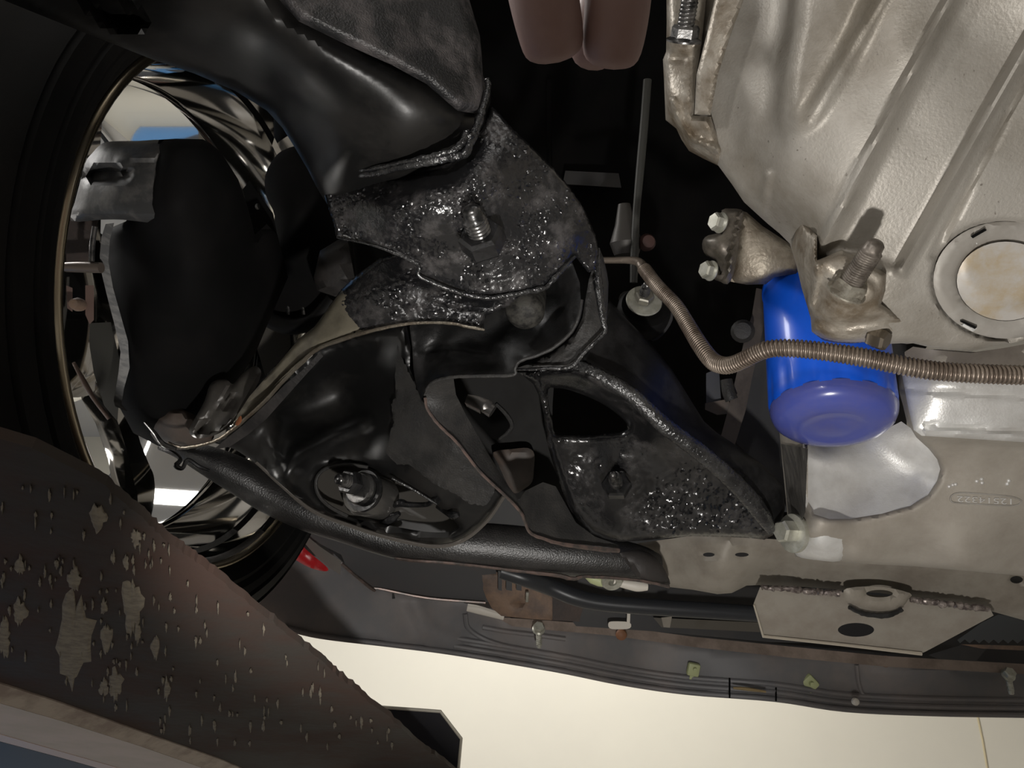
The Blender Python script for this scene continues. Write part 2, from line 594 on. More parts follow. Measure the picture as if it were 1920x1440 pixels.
RZ = 0.125
run = thing('ramp_beam', 'wide dark rusty steel ramp with mud patches under the chrome wheel', 'ramp', at_z(300, 1150, RZ)[0])
edge = [(180, 898), (259, 964), (315, 1016), (375, 1057), (454, 1121), (525, 1178), (600, 1237), (640, 1272), (703, 1323), (793, 1400), (847, 1440), (905, 1490)]
low = [(560, 1490), (412, 1424), (262, 1372), (112, 1318), (0, 1282), (-60, 1262)]
outl = [(-60, 805), (60, 840)] + edge + low
bm = bmesh.new()
E2 = []
es = resample(edge + [], 1e9)
dense = []
for i in range(len(edge) - 1):
    for k in range(10):
        t = k / 10
        x = edge[i][0] + (edge[i + 1][0] - edge[i][0]) * t
        y = edge[i][1] + (edge[i + 1][1] - edge[i][1]) * t
        nrm = rng.normal(0, 1.3)
        dense.append((x + nrm * 0.63, y - nrm * 0.77))
full = [(-60, 805), (60, 840)] + dense + [edge[-1]] + low
vs = [bm.verts.new(at_z(x, y, RZ)[0]) for x, y in full]
f = bm.faces.new(vs)
ex = bmesh.ops.extrude_face_region(bm, geom=[f])
bmesh.ops.translate(bm, verts=[g for g in ex['geom'] if isinstance(g, bmesh.types.BMVert)], vec=(0, 0, 0.004))
bmesh.ops.triangulate(bm, faces=[g for g in bm.faces if len(g.verts) > 4])
finish('ramp_plate', bm, M['ramp'], run, 20)
# folded flange along its far side: three bands
fl = thing_parts = []


def zstrip(name, top, bot, z0, z1, m):
    bm = bmesh.new()
    T = [at_z(x, y, z0)[0] for x, y in top]
    B = [at_z(x, y, z1)[0] for x, y in bot]
    tv, bv = [bm.verts.new(p) for p in T], [bm.verts.new(p) for p in B]
    tv2, bv2 = [bm.verts.new(p + Vector((0, 0, 0.006))) for p in T], [bm.verts.new(p + Vector((0, 0, 0.006))) for p in B]
    n = len(T)
    for i in range(n - 1):
        bm.faces.new((tv[i], tv[i + 1], bv[i + 1], bv[i]))
        bm.faces.new((tv2[i], bv2[i], bv2[i + 1], tv2[i + 1]))
        bm.faces.new((tv[i], tv2[i], tv2[i + 1], tv[i + 1]))
        bm.faces.new((bv[i], bv[i + 1], bv2[i + 1], bv2[i]))
    bm.faces.new((tv[0], bv[0], bv2[0], tv2[0]))
    bm.faces.new((tv[-1], tv2[-1], bv2[-1], bv[-1]))
    return finish(name, bm, m, run, 20)


zstrip('flange', [(-60, 1262), (0, 1282), (112, 1318), (262, 1372), (412, 1424), (520, 1470)],
       [(-60, 1296), (0, 1318), (112, 1350), (262, 1398), (400, 1446), (500, 1485)], 0.124, 0.117, M['flange'])
zstrip('flange', [(-60, 1297), (0, 1319), (112, 1351), (262, 1399), (400, 1447), (500, 1486)],
       [(-60, 1358), (0, 1376), (112, 1408), (225, 1440), (380, 1490), (480, 1520)], 0.117, 0.122, mat('grey steel', (0.58, 0.51, 0.45), 0.6, 0.0, (0.64, 0.55, 0.50), 20, 0.4, 0.6, spec=0.1))
zstrip('flange_lip', [(-60, 1359), (0, 1377), (112, 1409), (225, 1441), (380, 1491), (480, 1521)],
       [(-60, 1372), (0, 1390), (112, 1420), (225, 1452), (380, 1502), (480, 1532)], 0.1215, 0.1215, mat('pink grey lip', (0.66, 0.53, 0.50), 0.45, 0.1))
zstrip('lower_web', [(-60, 1373), (0, 1391), (112, 1421), (225, 1453), (380, 1503), (480, 1533)],
       [(-60, 1500), (0, 1520), (112, 1540), (225, 1560), (380, 1600), (480, 1640)], 0.13, 0.13, M['navy'])
# stop plate standing on the ramp end
relief('stop_plate', [(660, 1322), (706, 1326), (826, 1335), (865, 1385), (859, 1450), (850, 1500), (660, 1500)], [(700, 1330, 0.86), (860, 1380, 0.86), (760, 1480, 0.86)], mat('dark stop plate', (0.035, 0.035, 0.042), 0.5), run, thick=0.006, step=25, smooth=20)
tube('stop_plate_edge', [(690, 1324, 0.858, 3), (826, 1334, 0.858, 3), (865, 1385, 0.858, 3), (859, 1450, 0.858, 3)], M['cream'], run, n=1, seg=6, label='pale bare edge of the dark stop plate')


def patch(cx, cy, wx, wy, m, name='mud_patch'):
    n = 26
    bm = bmesh.new()
    ring, inn = [], []
    ph = random.random() * 6
    for k in range(n):
        t = 2 * math.pi * k / n
        tap = 1 - 0.5 * abs(math.sin(t)) ** 3
        r = 0.5 * (1 + 0.28 * math.sin(3 * t + ph) * random.random() + random.uniform(-0.2, 0.2))
        x = cx + wx * r * math.cos(t) * tap
        y = cy + wy * r * math.sin(t)
        ring.append(bm.verts.new(at_z(x, y, RZ - 0.0001)[0]))
        inn.append(bm.verts.new(at_z(cx + (x - cx) * 0.8, cy + (y - cy) * 0.85, RZ - 0.0006 - random.random() * 0.0003)[0]))
    c = bm.verts.new(at_z(cx, cy, RZ - 0.0010)[0])
    for k in range(n):
        j = (k + 1) % n
        bm.faces.new((ring[k], ring[j], inn[j], inn[k]))
        bm.faces.new((inn[k], inn[j], c))
    return bm if name is None else finish(name, bm, m, run, None)


for cx, cy, wx, wy in [(138, 1192, 68, 180), (37, 1060, 20, 34), (37, 1146, 24, 48), (7, 1196, 26, 72), (247, 1138, 38, 100), (199, 1196, 22, 54), (217, 1283, 26, 60),
                       (195, 1137, 14, 32), (139, 1083, 26, 46), (291, 1215, 16, 46), (184, 970, 30, 56), (255, 1008, 20, 34), (313, 1290, 12, 46), (195, 1288, 18, 34),
                       (236, 1054, 12, 30), (258, 1185, 12, 44), (106, 1058, 9, 18), (212, 1045, 10, 26)]:
    patch(cx, cy, wx, wy, M['mud'])
bm = bmesh.new()
for k in range(170):
    while True:
        x, y = random.uniform(0, 800), random.uniform(900, 1400)
        if y > 964 + 0.81 * (x - 259) + 12 and y < 1282 + 0.345 * x - 14:
            break
    p = at_z(x, y, RZ)[0]
    b2 = patch(x, y, random.uniform(2.5, 6), random.uniform(7, 26), M['mud'], None)
    off = len(bm.verts)
    me = bpy.data.meshes.new('tmp')
    b2.to_mesh(me)
    b2.free()
    bm.from_mesh(me)
    bpy.data.meshes.remove(me)
o = finish('mud_flecks', bm, M['mud'], run, None)
o['kind'] = 'stuff'

# ------------------------------------------------------------------ wheel
WC = CAM + Vector((-0.20968, 0.44349, 0.37558))
WN = Vector((1, -0.1003, -0.1208)).normalized()   # points under the car
wheel = thing('wheel', 'chrome wheel with black low tyre seen from its inner side', 'wheel', WC)
# profile heights: negative = outboard
lathe('tyre', [(0.194, 0.000), (0.199, 0.006), (0.203, 0.009), (0.206, 0.0085), (0.210, 0.012), (0.216, 0.0125), (0.2175, 0.0105), (0.220, 0.0125), (0.229, 0.010), (0.231, 0.0075), (0.233, 0.009), (0.240, 0.002), (0.246, -0.012), (0.248, -0.03), (0.2485, -0.09), (0.248, -0.17), (0.244, -0.19), (0.228, -0.21), (0.20, -0.205), (0.194, -0.196), (0.193, -0.19), (0.191, -0.17), (0.1865, -0.15), (0.1865, -0.03), (0.191, -0.004), (0.194, 0.0)], WC, WN, M['rubber'], wheel, 96, 30)
lathe('rim_lip', [(0.194, 0.0005), (0.1925, 0.003), (0.190, 0.0035), (0.188, 0.002), (0.188, -0.003), (0.194, -0.003)], WC, WN, M['lip'], wheel, 96, 60, label='brassy polished lip of the rim')
lathe('rim_barrel', [(0.1885, -0.001), (0.187, -0.004), (0.1845, -0.006), (0.1835, -0.02), (0.1805, -0.024), (0.180, -0.03), (0.1775, -0.075), (0.1745, -0.080), (0.174, -0.13), (0.173, -0.15), (0.178, -0.172), (0.187, -0.182), (0.19, -0.19), (0.193, -0.19), (0.189, -0.175), (0.186, -0.155), (0.186, -0.05), (0.187, -0.02), (0.1915, -0.001)], WC, WN, M['chrome'], wheel, 128, 30)
# face with five windows: hub disc and broad spokes
lathe('hub_disc', [(0, -0.135), (0.05, -0.135), (0.07, -0.14), (0.075, -0.15), (0.07, -0.16), (0, -0.165)], WC, WN, M['chrome'], wheel, 48, 30)
a_, u_, v_ = frame(WN)
u_ = (Vector((0, 0, 1)) - a_ * a_.z).normalized()
v_ = a_.cross(u_)
for k in range(5):
    t = 2 * math.pi * k / 5 + 0.55
    dr, tg = u_ * math.cos(t) + v_ * math.sin(t), -u_ * math.sin(t) + v_ * math.cos(t)
    bm = bmesh.new()
    rings = []
    for r, wd, h in ((0.06, 0.022, -0.146), (0.10, 0.017, -0.146), (0.14, 0.016, -0.150), (0.175, 0.022, -0.153)):
        c = WC + dr * r + a_ * h
        rings.append([bm.verts.new(c + tg * wd * sx + a_ * 0.010 * sz) for sx, sz in ((-1, -0.6), (-0.6, 1), (0.6, 1), (1, -0.6), (0.5, -1), (-0.5, -1))])
    for A, B in zip(rings, rings[1:]):
        for i in range(6):
            bm.faces.new((A[i], A[(i + 1) % 6], B[(i + 1) % 6], B[i]))
    bm.faces.new(rings[0][::-1])
    bm.faces.new(rings[-1])
    finish('spoke', bm, M['chrome'], wheel, 40)

# ------------------------------------------------------------------ brake and knuckle inside the wheel
brake = thing('brake_assembly', 'black brake caliper and knuckle mass with painted caliper shadow inside the chrome wheel', 'brake', P(330, 560, 0.47))
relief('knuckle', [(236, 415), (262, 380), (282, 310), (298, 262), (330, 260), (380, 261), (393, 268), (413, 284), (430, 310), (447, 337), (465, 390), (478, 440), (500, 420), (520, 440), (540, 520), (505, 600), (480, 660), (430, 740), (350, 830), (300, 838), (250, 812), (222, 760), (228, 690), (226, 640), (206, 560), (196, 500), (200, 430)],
       [(300, 300, .446), (400, 300, .46), (300, 400, .448), (440, 400, .49), (230, 450, .50), (230, 650, .51), (330, 550, .48), (450, 560, .52), (330, 800, .565), (430, 740, .57), (500, 500, .56)], M['matte'], brake, thick=0.02, step=16, roll=0.02, rollw=30)  # upper part laid over the caliper's right half to paint its shadow
relief('caliper', sm([(173, 287), (190, 270), (210, 265), (260, 264), (300, 262), (330, 268), (335, 330), (325, 400), (300, 418), (230, 412), (190, 412), (133, 414), (140, 380), (147, 353), (160, 305)], 3),
       [(180, 290, .475), (140, 400, .475), (230, 330, .455), (230, 400, .455), (300, 280, .46), (400, 300, .47), (350, 400, .455)], mat('grey iron', (0.05, 0.05, 0.05), 0.5, 0.2, (0.10, 0.095, 0.09), 60, 0.45, 0.6, 0.3, 200, 0.001), brake,
       thick=0.04, step=10, roll=0.012, rollw=18, areas=[(sm([(160, 328), (180, 316), (215, 314), (243, 322), (235, 336), (205, 343), (175, 342)], 4), 0.02, 6)], lines=[([(225, 345), (230, 300), (300, 290)], -0.004, 8)])
# vented rotor edge, bracket, pins
relief('rotor_edge', [(198, 420), (214, 418), (206, 450), (203, 490), (212, 540), (226, 590), (240, 640), (243, 690), (232, 730), (228, 758), (240, 772), (216, 762), (213, 752), (222, 700), (226, 660), (215, 610), (202, 560), (190, 510), (187, 480), (190, 445)],
       [(200, 430, .478), (190, 500, .48), (230, 650, .495), (220, 755, .50)], mat('rotor steel', (0.07, 0.068, 0.065), 0.5, 0.3, (0.03, 0.03, 0.03), 90, 0.42, 0.55, stretch=(1, 1, 4)), brake, thick=0.012, step=7)
relief('rotor_face', [(168, 606), (208, 604), (228, 690), (220, 790), (195, 760), (176, 700), (168, 650)], [(170, 610, .51), (220, 620, .51), (210, 780, .52)], mat('dark rotor', (0.03, 0.029, 0.024), 0.5, 0.3), brake, thick=0.01, step=14)
relief('pad_plate', [(124, 413), (185, 413), (176, 440), (170, 490), (124, 492)], [(124, 413, .50), (180, 413, .50), (150, 490, .50)], M['rustdark'], brake, thick=0.006, step=14)
tube('caliper_pin', [(124, 501, .478, 9), (150, 501, .476, 10), (190, 502, .474, 10)], mat('pin', (0.16, 0.13, 0.11), 0.35, 0.5), brake, n=2)
tube('caliper_pin', [(178, 425, .474, 5), (173, 460, .474, 5), (172, 490, .474, 5)], M['steel'], brake, n=2)
relief('pad_plate', [(160, 535), (176, 535), (176, 600), (168, 608), (160, 590)], [(160, 535, .49), (176, 540, .49), (168, 608, .49)], mat('rusty pad', (0.14, 0.09, 0.075), 0.6), brake, thick=0.006, step=12)
relief('pad_plate', [(124, 535), (136, 540), (136, 585), (126, 578)], [(124, 535, .49), (136, 540, .49), (126, 578, .49)], mat('rusty pad edge', (0.14, 0.09, 0.075), 0.6), brake, thick=0.004, step=12)
lathe('pad_pin', [(0, 0), (0.004, 0), (0.0045, 0.004), (0.003, 0.009), (0, 0.01)], P(152, 572, .49), cdir(0, 0, 1), M['rust'], brake, 16)
tube('shield_edge', [(138, 680, .50, 3), (160, 720, .51, 5), (178, 750, .52, 4), (205, 785, .525, 4)], mat('pinkish wire', (0.26, 0.19, 0.16), 0.4, 0.3), brake, n=5)
# gaiter and joint low inside the wheel
relief('joint_boot', sm([(275, 792), (300, 772), (330, 765), (370, 780), (400, 800), (395, 830), (350, 842), (315, 842), (290, 825)], 3), [(275, 792, .56), (330, 780, .545), (395, 815, .55), (340, 840, .55)], M['brown'], brake, thick=0.006, step=12, roll=0.01, rollw=16)
tube('boot_clip', [(272, 792, .515, 3), (290, 812, .513, 4), (305, 832, .512, 5), (330, 842, .512, 4)], M['steel'], brake, n=4)
tube('cotter_pin', [(300, 838, .53, 6), (325, 850, .525, 5), (338, 862, .52, 4), (330, 873, .518, 5), (342, 878, .52, 4), (352, 862, .522, 4), (372, 874, .525, 4), (392, 882, .53, 3)], M['nut'], brake, n=5, seg=8)

# steering arm and plates right of the brake, seen past the frame
knu = thing('steering_arm', 'black steering arm and grey plates between wheel and frame rail', 'steering arm', P(540, 480, 0.58))
relief('arm_body', sm([(497, 330), (515, 295), (535, 280), (562, 278), (600, 330), (640, 420), (660, 500), (640, 560), (560, 620), (480, 600), (470, 520), (505, 450), (515, 405), (500, 370)], 3), [(500, 340, .63), (560, 290, .61), (640, 420, .62), (560, 560, .64), (550, 400, .60)], M['matte'], knu, thick=0.03, step=14, roll=0.015, rollw=25)
relief('arm_plate', [(455, 355), (468, 338), (475, 350), (512, 400), (520, 440), (480, 440), (466, 400)], [(455, 355, .60), (475, 345, .60), (500, 430, .60)], M['matte'], knu, holes=[ell(483, 387, 5, 6, 12)], thick=0.004, step=10)
relief('grey_plate', [(462, 500), (500, 510), (540, 500), (545, 650), (500, 715), (478, 640), (466, 560)], [(462, 500, .66), (540, 505, .66), (500, 700, .66)], mat('brown grey plate', (0.055, 0.05, 0.042), 0.5), knu, thick=0.004, step=16)
relief('grey_plate', [(566, 505), (590, 485), (596, 530), (575, 590), (566, 590)], [(566, 505, .65), (590, 490, .65), (570, 590, .65)], mat('grey plate', (0.09, 0.088, 0.085), 0.5), knu, thick=0.004, step=12)
tube('link_rod', [(537, 504, .645, 3), (540, 560, .645, 3.2), (541, 590, .645, 3.5)], M['steel'], knu, n=3)
tube('link_rod', [(567, 504, .645, 3), (568, 560, .645, 3.2), (569, 590, .645, 3.5)], M['steel'], knu, n=3)
tube('rubber_hose', [(470, 560, .645, 14), (500, 596, .64, 15), (545, 612, .635, 16), (590, 600, .63, 15), (625, 560, .625, 14)], M['rubber'], knu, n=5)
relief('bump_stop', [(600, 470), (650, 440), (665, 520), (640, 560), (595, 545), (588, 520)], [(600, 470, .575), (660, 450, .575), (620, 550, .575)], M['black_semi'], knu, thick=0.03, step=16, roll=0.008, rollw=16)

# ------------------------------------------------------------------ frame rail (upper left) with bolted pad
rail = thing('frame_rail', 'big black frame rail curving from upper left to the top bolted pad', 'frame rail', P(650, 200, 0.39))
relief('rail_body', [(-60, -60), (-20, -12), (13, 3), (150, 58), (290, 113), (365, 138), (440, 170), (500, 207), (530, 240), (553, 277), (577, 318), (593, 350), (606, 372), (625, 400), (700, 380), (800, 345), (880, 300), (915, 230), (921, 175), (907, 143), (900, 67), (880, 0), (872, -60)],
       [(-40, -20, .265), (440, -10, .33), (560, 57, .345), (650, 97, .355), (727, 133, .365), (793, 167, .375), (850, 215, .39), (13, 3, .285), (150, 58, .335), (290, 113, .380), (440, 170, .405), (500, 207, .415), (553, 277, .425), (593, 350, .435), (400, 60, .352), (200, 20, .325),
        (560, 150, .371), (680, 230, .383), (760, 270, .39), (640, 300, .405), (700, 360, .43), (800, 330, .425), (880, 270, .42), (915, 180, .418), (700, -20, .37), (880, -20, .40), (905, 100, .415), (720, 60, .368), (800, 90, .385)],
       M['black'], rail, thick=0.02, step=13, roll=0.006, rollw=14,
       areas=[([(470, -60), (540, 30), (650, 88), (735, 127), (800, 163), (858, 216), (915, 215), (925, 170), (906, 142), (900, 67), (880, 0), (872, -60)], 0.012, 24), (sm([(150, -20), (170, 15), (205, 45), (240, 53), (268, 45), (265, 30), (235, 5), (225, -20)], 3), 0.03, 10)])
# mottled upper face
relief('rail_side_web', [(470, -60), (560, 40), (650, 84), (735, 122), (800, 158), (858, 208), (905, 215), (918, 170), (906, 142), (900, 67), (880, 0), (872, -60)],
       [(470, -40, .322), (560, 42, .332), (650, 86, .343), (735, 122, .354), (800, 157, .366), (858, 208, .382), (905, 205, .405), (905, 142, .41), (895, 40, .40), (872, -50, .395), (700, -20, .362), (800, 80, .38)], M['oily_dust'], rail, thick=0.006, step=6, roll=0.012, rollw=24,
       label='mottled grey upper face of the rail')
relief('bolted_pad', [(606, 330), (640, 336), (690, 338), (770, 324), (843, 306), (880, 282), (905, 240), (922, 200), (937, 213), (960, 240), (1010, 287), (1040, 318), (1067, 350), (1085, 375), (1100, 400), (1116, 440), (1123, 467), (1117, 507), (1103, 511), (1087, 491), (1077, 478), (1060, 495), (1043, 514), (1022, 538), (980, 547), (927, 556), (893, 555), (843, 541), (787, 518), (783, 510), (788, 499), (773, 487), (742, 472), (710, 461), (670, 452), (630, 443), (626, 420), (618, 395), (606, 360)],
       [(606, 335, .44), (690, 345, .425), (770, 332, .42), (843, 315, .417), (900, 260, .417), (937, 213, .425), (1010, 287, .43), (1067, 350, .437), (1110, 430, .452), (1118, 500, .458), (630, 440, .435), (660, 400, .428), (720, 385, .408), (800, 350, .398), (880, 315, .398), (900, 440, .415), (800, 500, .432), (900, 550, .44), (1020, 530, .445), (1040, 460, .435), (1000, 380, .425), (1075, 440, .437), (1080, 475, .45)],
       M['oily'], rail, thick=0.005, step=3.5, grain=0.00042, roll=0.003, rollw=7, jag=0.5, lam=0.01, label='rough oily pad with hexagon nut')
tube('weld_bead', [(603, 322, .434, 6), (640, 326, .425, 7), (690, 326, .413, 7), (740, 316, .403, 7), (800, 304, .397, 8), (843, 295, .396, 9), (870, 288, .397, 10), (882, 265, .398, 9), (893, 240, .402, 8), (905, 205, .406, 7), (915, 165, .413, 6), (912, 148, .415, 5)], M['wet'], rail, n=7, seg=10, jit=0.1)
tube('weld_bead', [(610, 314, .428, 3), (680, 318, .41, 4), (740, 307, .401, 4), (800, 294, .395, 5), (843, 284, .393, 6), (866, 268, .394, 7), (875, 250, .396, 7), (885, 262, .396, 7)], M['wet'], rail, n=7, seg=8, jit=0.12)
tube('pad_rim', [(632, 445, .432, 2.5), (710, 463, .424, 3), (773, 489, .43, 3.5), (786, 503, .431, 4), (787, 519, .433, 4), (843, 543, .437, 4), (893, 557, .44, 4.5), (927, 558, .44, 4.5), (980, 549, .443, 5), (1022, 539, .446, 5), (1045, 515, .447, 5), (1077, 480, .45, 4)], M['wet'], rail, n=5, seg=8, jit=0.12, label='wet glossy lower rim of the pad')
ax = cdir(-0.25, 0.55, 0.8)
nt_ = hexnut('nut', P(910, 463, .4125), ax, 0.0128, 0.012, M['nut'], rail, phase=cdir(1, 0.2, 0))
stud('stud', P(909, 460, .411), ax, 0.0066, 0.0245, 0.0024, M['steel'], nt_)

# ------------------------------------------------------------------ lower control arm
arm = thing('control_arm', 'black stamped control arm with pale twisted edge running down to the wheel', 'control arm', P(700, 580, 0.47))
relief('arm_blade', [(745, 474), (713, 483), (690, 500), (660, 523), (640, 543), (627, 560), (608, 588), (587, 613), (560, 635), (540, 660), (515, 688), (487, 715), (468, 742), (450, 768), (430, 800), (440, 803), (470, 778), (500, 750), (530, 718), (560, 688), (593, 652), (627, 637), (660, 628), (693, 619), (745, 608), (793, 604), (843, 605), (880, 611), (908, 620), (906, 606), (912, 592), (935, 582), (955, 573), (970, 560), (985, 548), (985, 530), (900, 520), (790, 480)],
       [(745, 474, .47), (660, 523, .477), (590, 612, .483), (487, 715, .503), (430, 798, .525), (500, 748, .51), (600, 648, .478), (693, 617, .467), (793, 602, .462), (900, 612, .458), (960, 570, .46), (680, 560, .467), (640, 600, .474), (800, 550, .462), (900, 560, .462), (560, 660, .492)],
       M['oily'], arm, thick=0.005, step=4, grain=0.00036, roll=0.004, rollw=9, jag=0.4)
tube('arm_lip', [(908, 618, .456, 2.5), (880, 613, .456, 3.1), (843, 606, .458, 3.1), (793, 605, .460, 3.1), (745, 610, .462, 3.1), (693, 621, .465, 3.7), (655, 632, .470, 4.3), (600, 652, .476, 3.7), (570, 676, .482, 3.7), (530, 716, .49, 3.7), (497, 752, .497, 3.7), (450, 794, .505, 3.7), (413, 822, .51, 3.1), (380, 834, .512, 3.1), (340, 839, .515, 3.1), (316, 830, .518, 2.5)], M['gold_edge'], arm, n=7, seg=8, jit=0.06, label='bare pale edge of the stamped arm')
relief('arm_lit_face', [(700, 560), (665, 545), (640, 545), (627, 562), (590, 612), (560, 636), (515, 689), (468, 743), (432, 797), (440, 799), (470, 775), (500, 746), (530, 713), (560, 684), (598, 649), (640, 632), (700, 616), (720, 590)],
       [(665, 545, .4725), (627, 560, .4775), (590, 612, .481), (487, 715, .5005), (432, 798, .5225), (500, 748, .5075), (600, 648, .4755), (700, 614, .467), (700, 560, .4685), (640, 600, .4725), (560, 660, .4885)],
       mat('gold lit satin face', (0.20, 0.18, 0.135), 0.34, 0.4, (0.10, 0.09, 0.07), 40, 0.4, 0.65), arm, thick=0.002, step=5, roll=0.003, rollw=10, grain=0.00012, label='tan face of the twisted arm, gold highlight painted in')  # overlay on the black blade; its golden highlight is put into the colour
relief('arm_flange', [(572, 690), (600, 660), (606, 668), (585, 690), (540, 740), (500, 785), (465, 815), (430, 838), (400, 843), (420, 826), (455, 798), (500, 756), (535, 720)], [(600, 660, .48), (540, 735, .492), (460, 810, .507), (410, 840, .512)], M['black_semi'], arm, thick=0.006, step=9)
relief('arm_end_plate', sm([(393, 722), (383, 752), (362, 790), (354, 808), (364, 820), (382, 821), (412, 812), (438, 792), (462, 762), (484, 718), (490, 698), (482, 687), (468, 690), (450, 705), (437, 720), (425, 712), (408, 712)], 3),
       [(393, 720, .535), (355, 808, .53), (440, 790, .52), (488, 695, .53), (420, 760, .527)], mat('grey worn arm', (0.07, 0.064, 0.056), 0.42, 0.2, (0.045, 0.04, 0.036), 40), arm, thick=0.005, step=7, roll=0.003, rollw=7,
       areas=[(ell(431, 753, 17, 9, 20, -50), 0.007, 6), (ell(383, 800, 17, 8, 20, -55), 0.007, 6)], lines=[([(395, 780), (432, 725)], 0.003, 7)])
relief('rust_spot', sm([(441, 795), (447, 783), (452, 780), (453, 790), (446, 798)], 3), [(441, 795, .4975), (453, 780, .4965), (447, 790, .4965)], mat('orange rust', (0.36, 0.12, 0.04), 0.7), arm, thick=0.001, step=5)

# ------------------------------------------------------------------ pivot cup bracket (under the pad)
cup = thing('pivot_bracket', 'black scooped pivot bracket below the bolted pad, open at left', 'bracket', P(950, 630, 0.48))
relief('cup_shell', [(768, 612), (773, 650), (775, 690), (780, 722), (790, 752), (797, 735), (808, 720), (828, 710), (850, 706), (893, 704), (940, 704), (963, 702), (966, 690), (970, 681), (980, 675), (1008, 665), (1033, 653), (1056, 636), (1073, 617), (1084, 592), (1089, 565), (1087, 530), (1073, 492), (1040, 515), (1000, 545), (960, 560), (860, 570), (790, 590)],
       [(768, 612, .49), (780, 720, .485), (850, 704, .468), (893, 702, .463), (963, 700, .458), (985, 672, .458), (1040, 648, .457), (1087, 580, .456), (1080, 510, .47), (1000, 600, .515), (900, 650, .502), (800, 660, .505), (1000, 550, .525), (900, 580, .52), (1050, 560, .495), (960, 670, .476)], M['oily_plain'], cup, thick=0.004, step=6, grain=0.00018, roll=0.002, rollw=6)
tube('cup_rim', [(797, 737, .478, 3), (808, 720, .474, 3.5), (828, 711, .47, 3.5), (860, 706, .466, 3.5), (910, 705, .462, 3.5), (962, 703, .458, 3.5), (966, 690, .457, 3.5), (975, 677, .457, 3.5), (1008, 666, .456, 3.5), (1034, 654, .455, 3.5), (1057, 637, .454, 3.5), (1075, 617, .4535, 3.5), (1086, 590, .453, 3.5), (1091, 562, .454, 3)], M['coating'], cup, n=5, seg=8, jit=0.05)
lathe('pivot_sleeve', [(0, -0.02), (0.0125, -0.02), (0.0128, 0.004), (0.011, 0.008), (0.006, 0.0105), (0, 0.011)], P(985, 578, .485), cdir(-0.1, -0.55, 0.8), mat('dim sleeve', (0.06, 0.057, 0.05), 0.6, 0.1, (0.018, 0.017, 0.016), 130, 0.42, 0.6, 0.3, 500, 0.0008, spec=0.25), cup, 28, 40)
relief('outer_flange', [(965, 692), (1000, 679), (1034, 663), (1060, 645), (1078, 625), (1092, 596), (1098, 560), (1104, 525), (1112, 500), (1123, 464), (1131, 482), (1138, 510), (1141, 530), (1140, 565), (1136, 622), (1118, 642), (1098, 662), (1070, 689), (1020, 691)],
       [(965, 692, .478), (1060, 650, .474), (1095, 600, .472), (1115, 500, .474), (1140, 530, .480), (1136, 620, .475), (1070, 688, .472)], M['coating'], cup, thick=0.005, step=6, grain=0.00018, roll=0.002, rollw=6, label='grey flat outer flange of the bracket')
tube('flange_edge', [(1123, 466, .472, 2), (1122, 500, .47, 5), (1122, 530, .469, 8), (1125, 560, .468, 8), (1131, 600, .468, 6), (1134, 622, .468, 4), (1116, 642, .467, 3.5), (1096, 661, .467, 3.5), (1069, 688, .467, 3.5), (1020, 691, .47, 3), (968, 693, .474, 2.5)], M['wet'], cup, n=5, seg=8, jit=0.1, label='wet glossy edge of the flange')

# strap running down from the cup
relief('strap', [(850, 707), (822, 712), (800, 724), (794, 740), (800, 765), (820, 794), (842, 816), (860, 834), (897, 882), (922, 906), (947, 930), (965, 946), (977, 962), (985, 982), (993, 998), (1020, 1009), (1050, 1018), (1105, 1026), (1160, 1032), (1160, 1022), (1115, 1006), (1080, 980), (1062, 948), (1042, 912), (1018, 904), (985, 920), (973, 938), (945, 900), (920, 858), (895, 815), (873, 777), (855, 740)],
       [(850, 707, .47), (797, 740, .482), (820, 792, .487), (873, 777, .505), (897, 880, .505), (945, 900, .53), (947, 928, .52), (993, 997, .545), (985, 925, .55), (1050, 1017, .56), (1042, 915, .575), (1160, 1027, .59), (1090, 990, .58)], M['coating'], cup, thick=0.004, step=9)
tube('strap_edge', [(797, 745, .480, 3), (801, 767, .482, 3), (820, 794, .485, 3), (860, 834, .493, 3), (897, 882, .503, 3), (947, 930, .518, 3), (977, 962, .53, 3), (993, 998, .542, 3), (1020, 1010, .548, 3.5), (1050, 1019, .556, 4), (1105, 1027, .57, 5), (1160, 1032, .583, 5)], M['pink'], cup, n=6, seg=6, jit=0.05, label='painted reddish highlight along the strap edge')  # thin tube that carries the edge highlight as colour

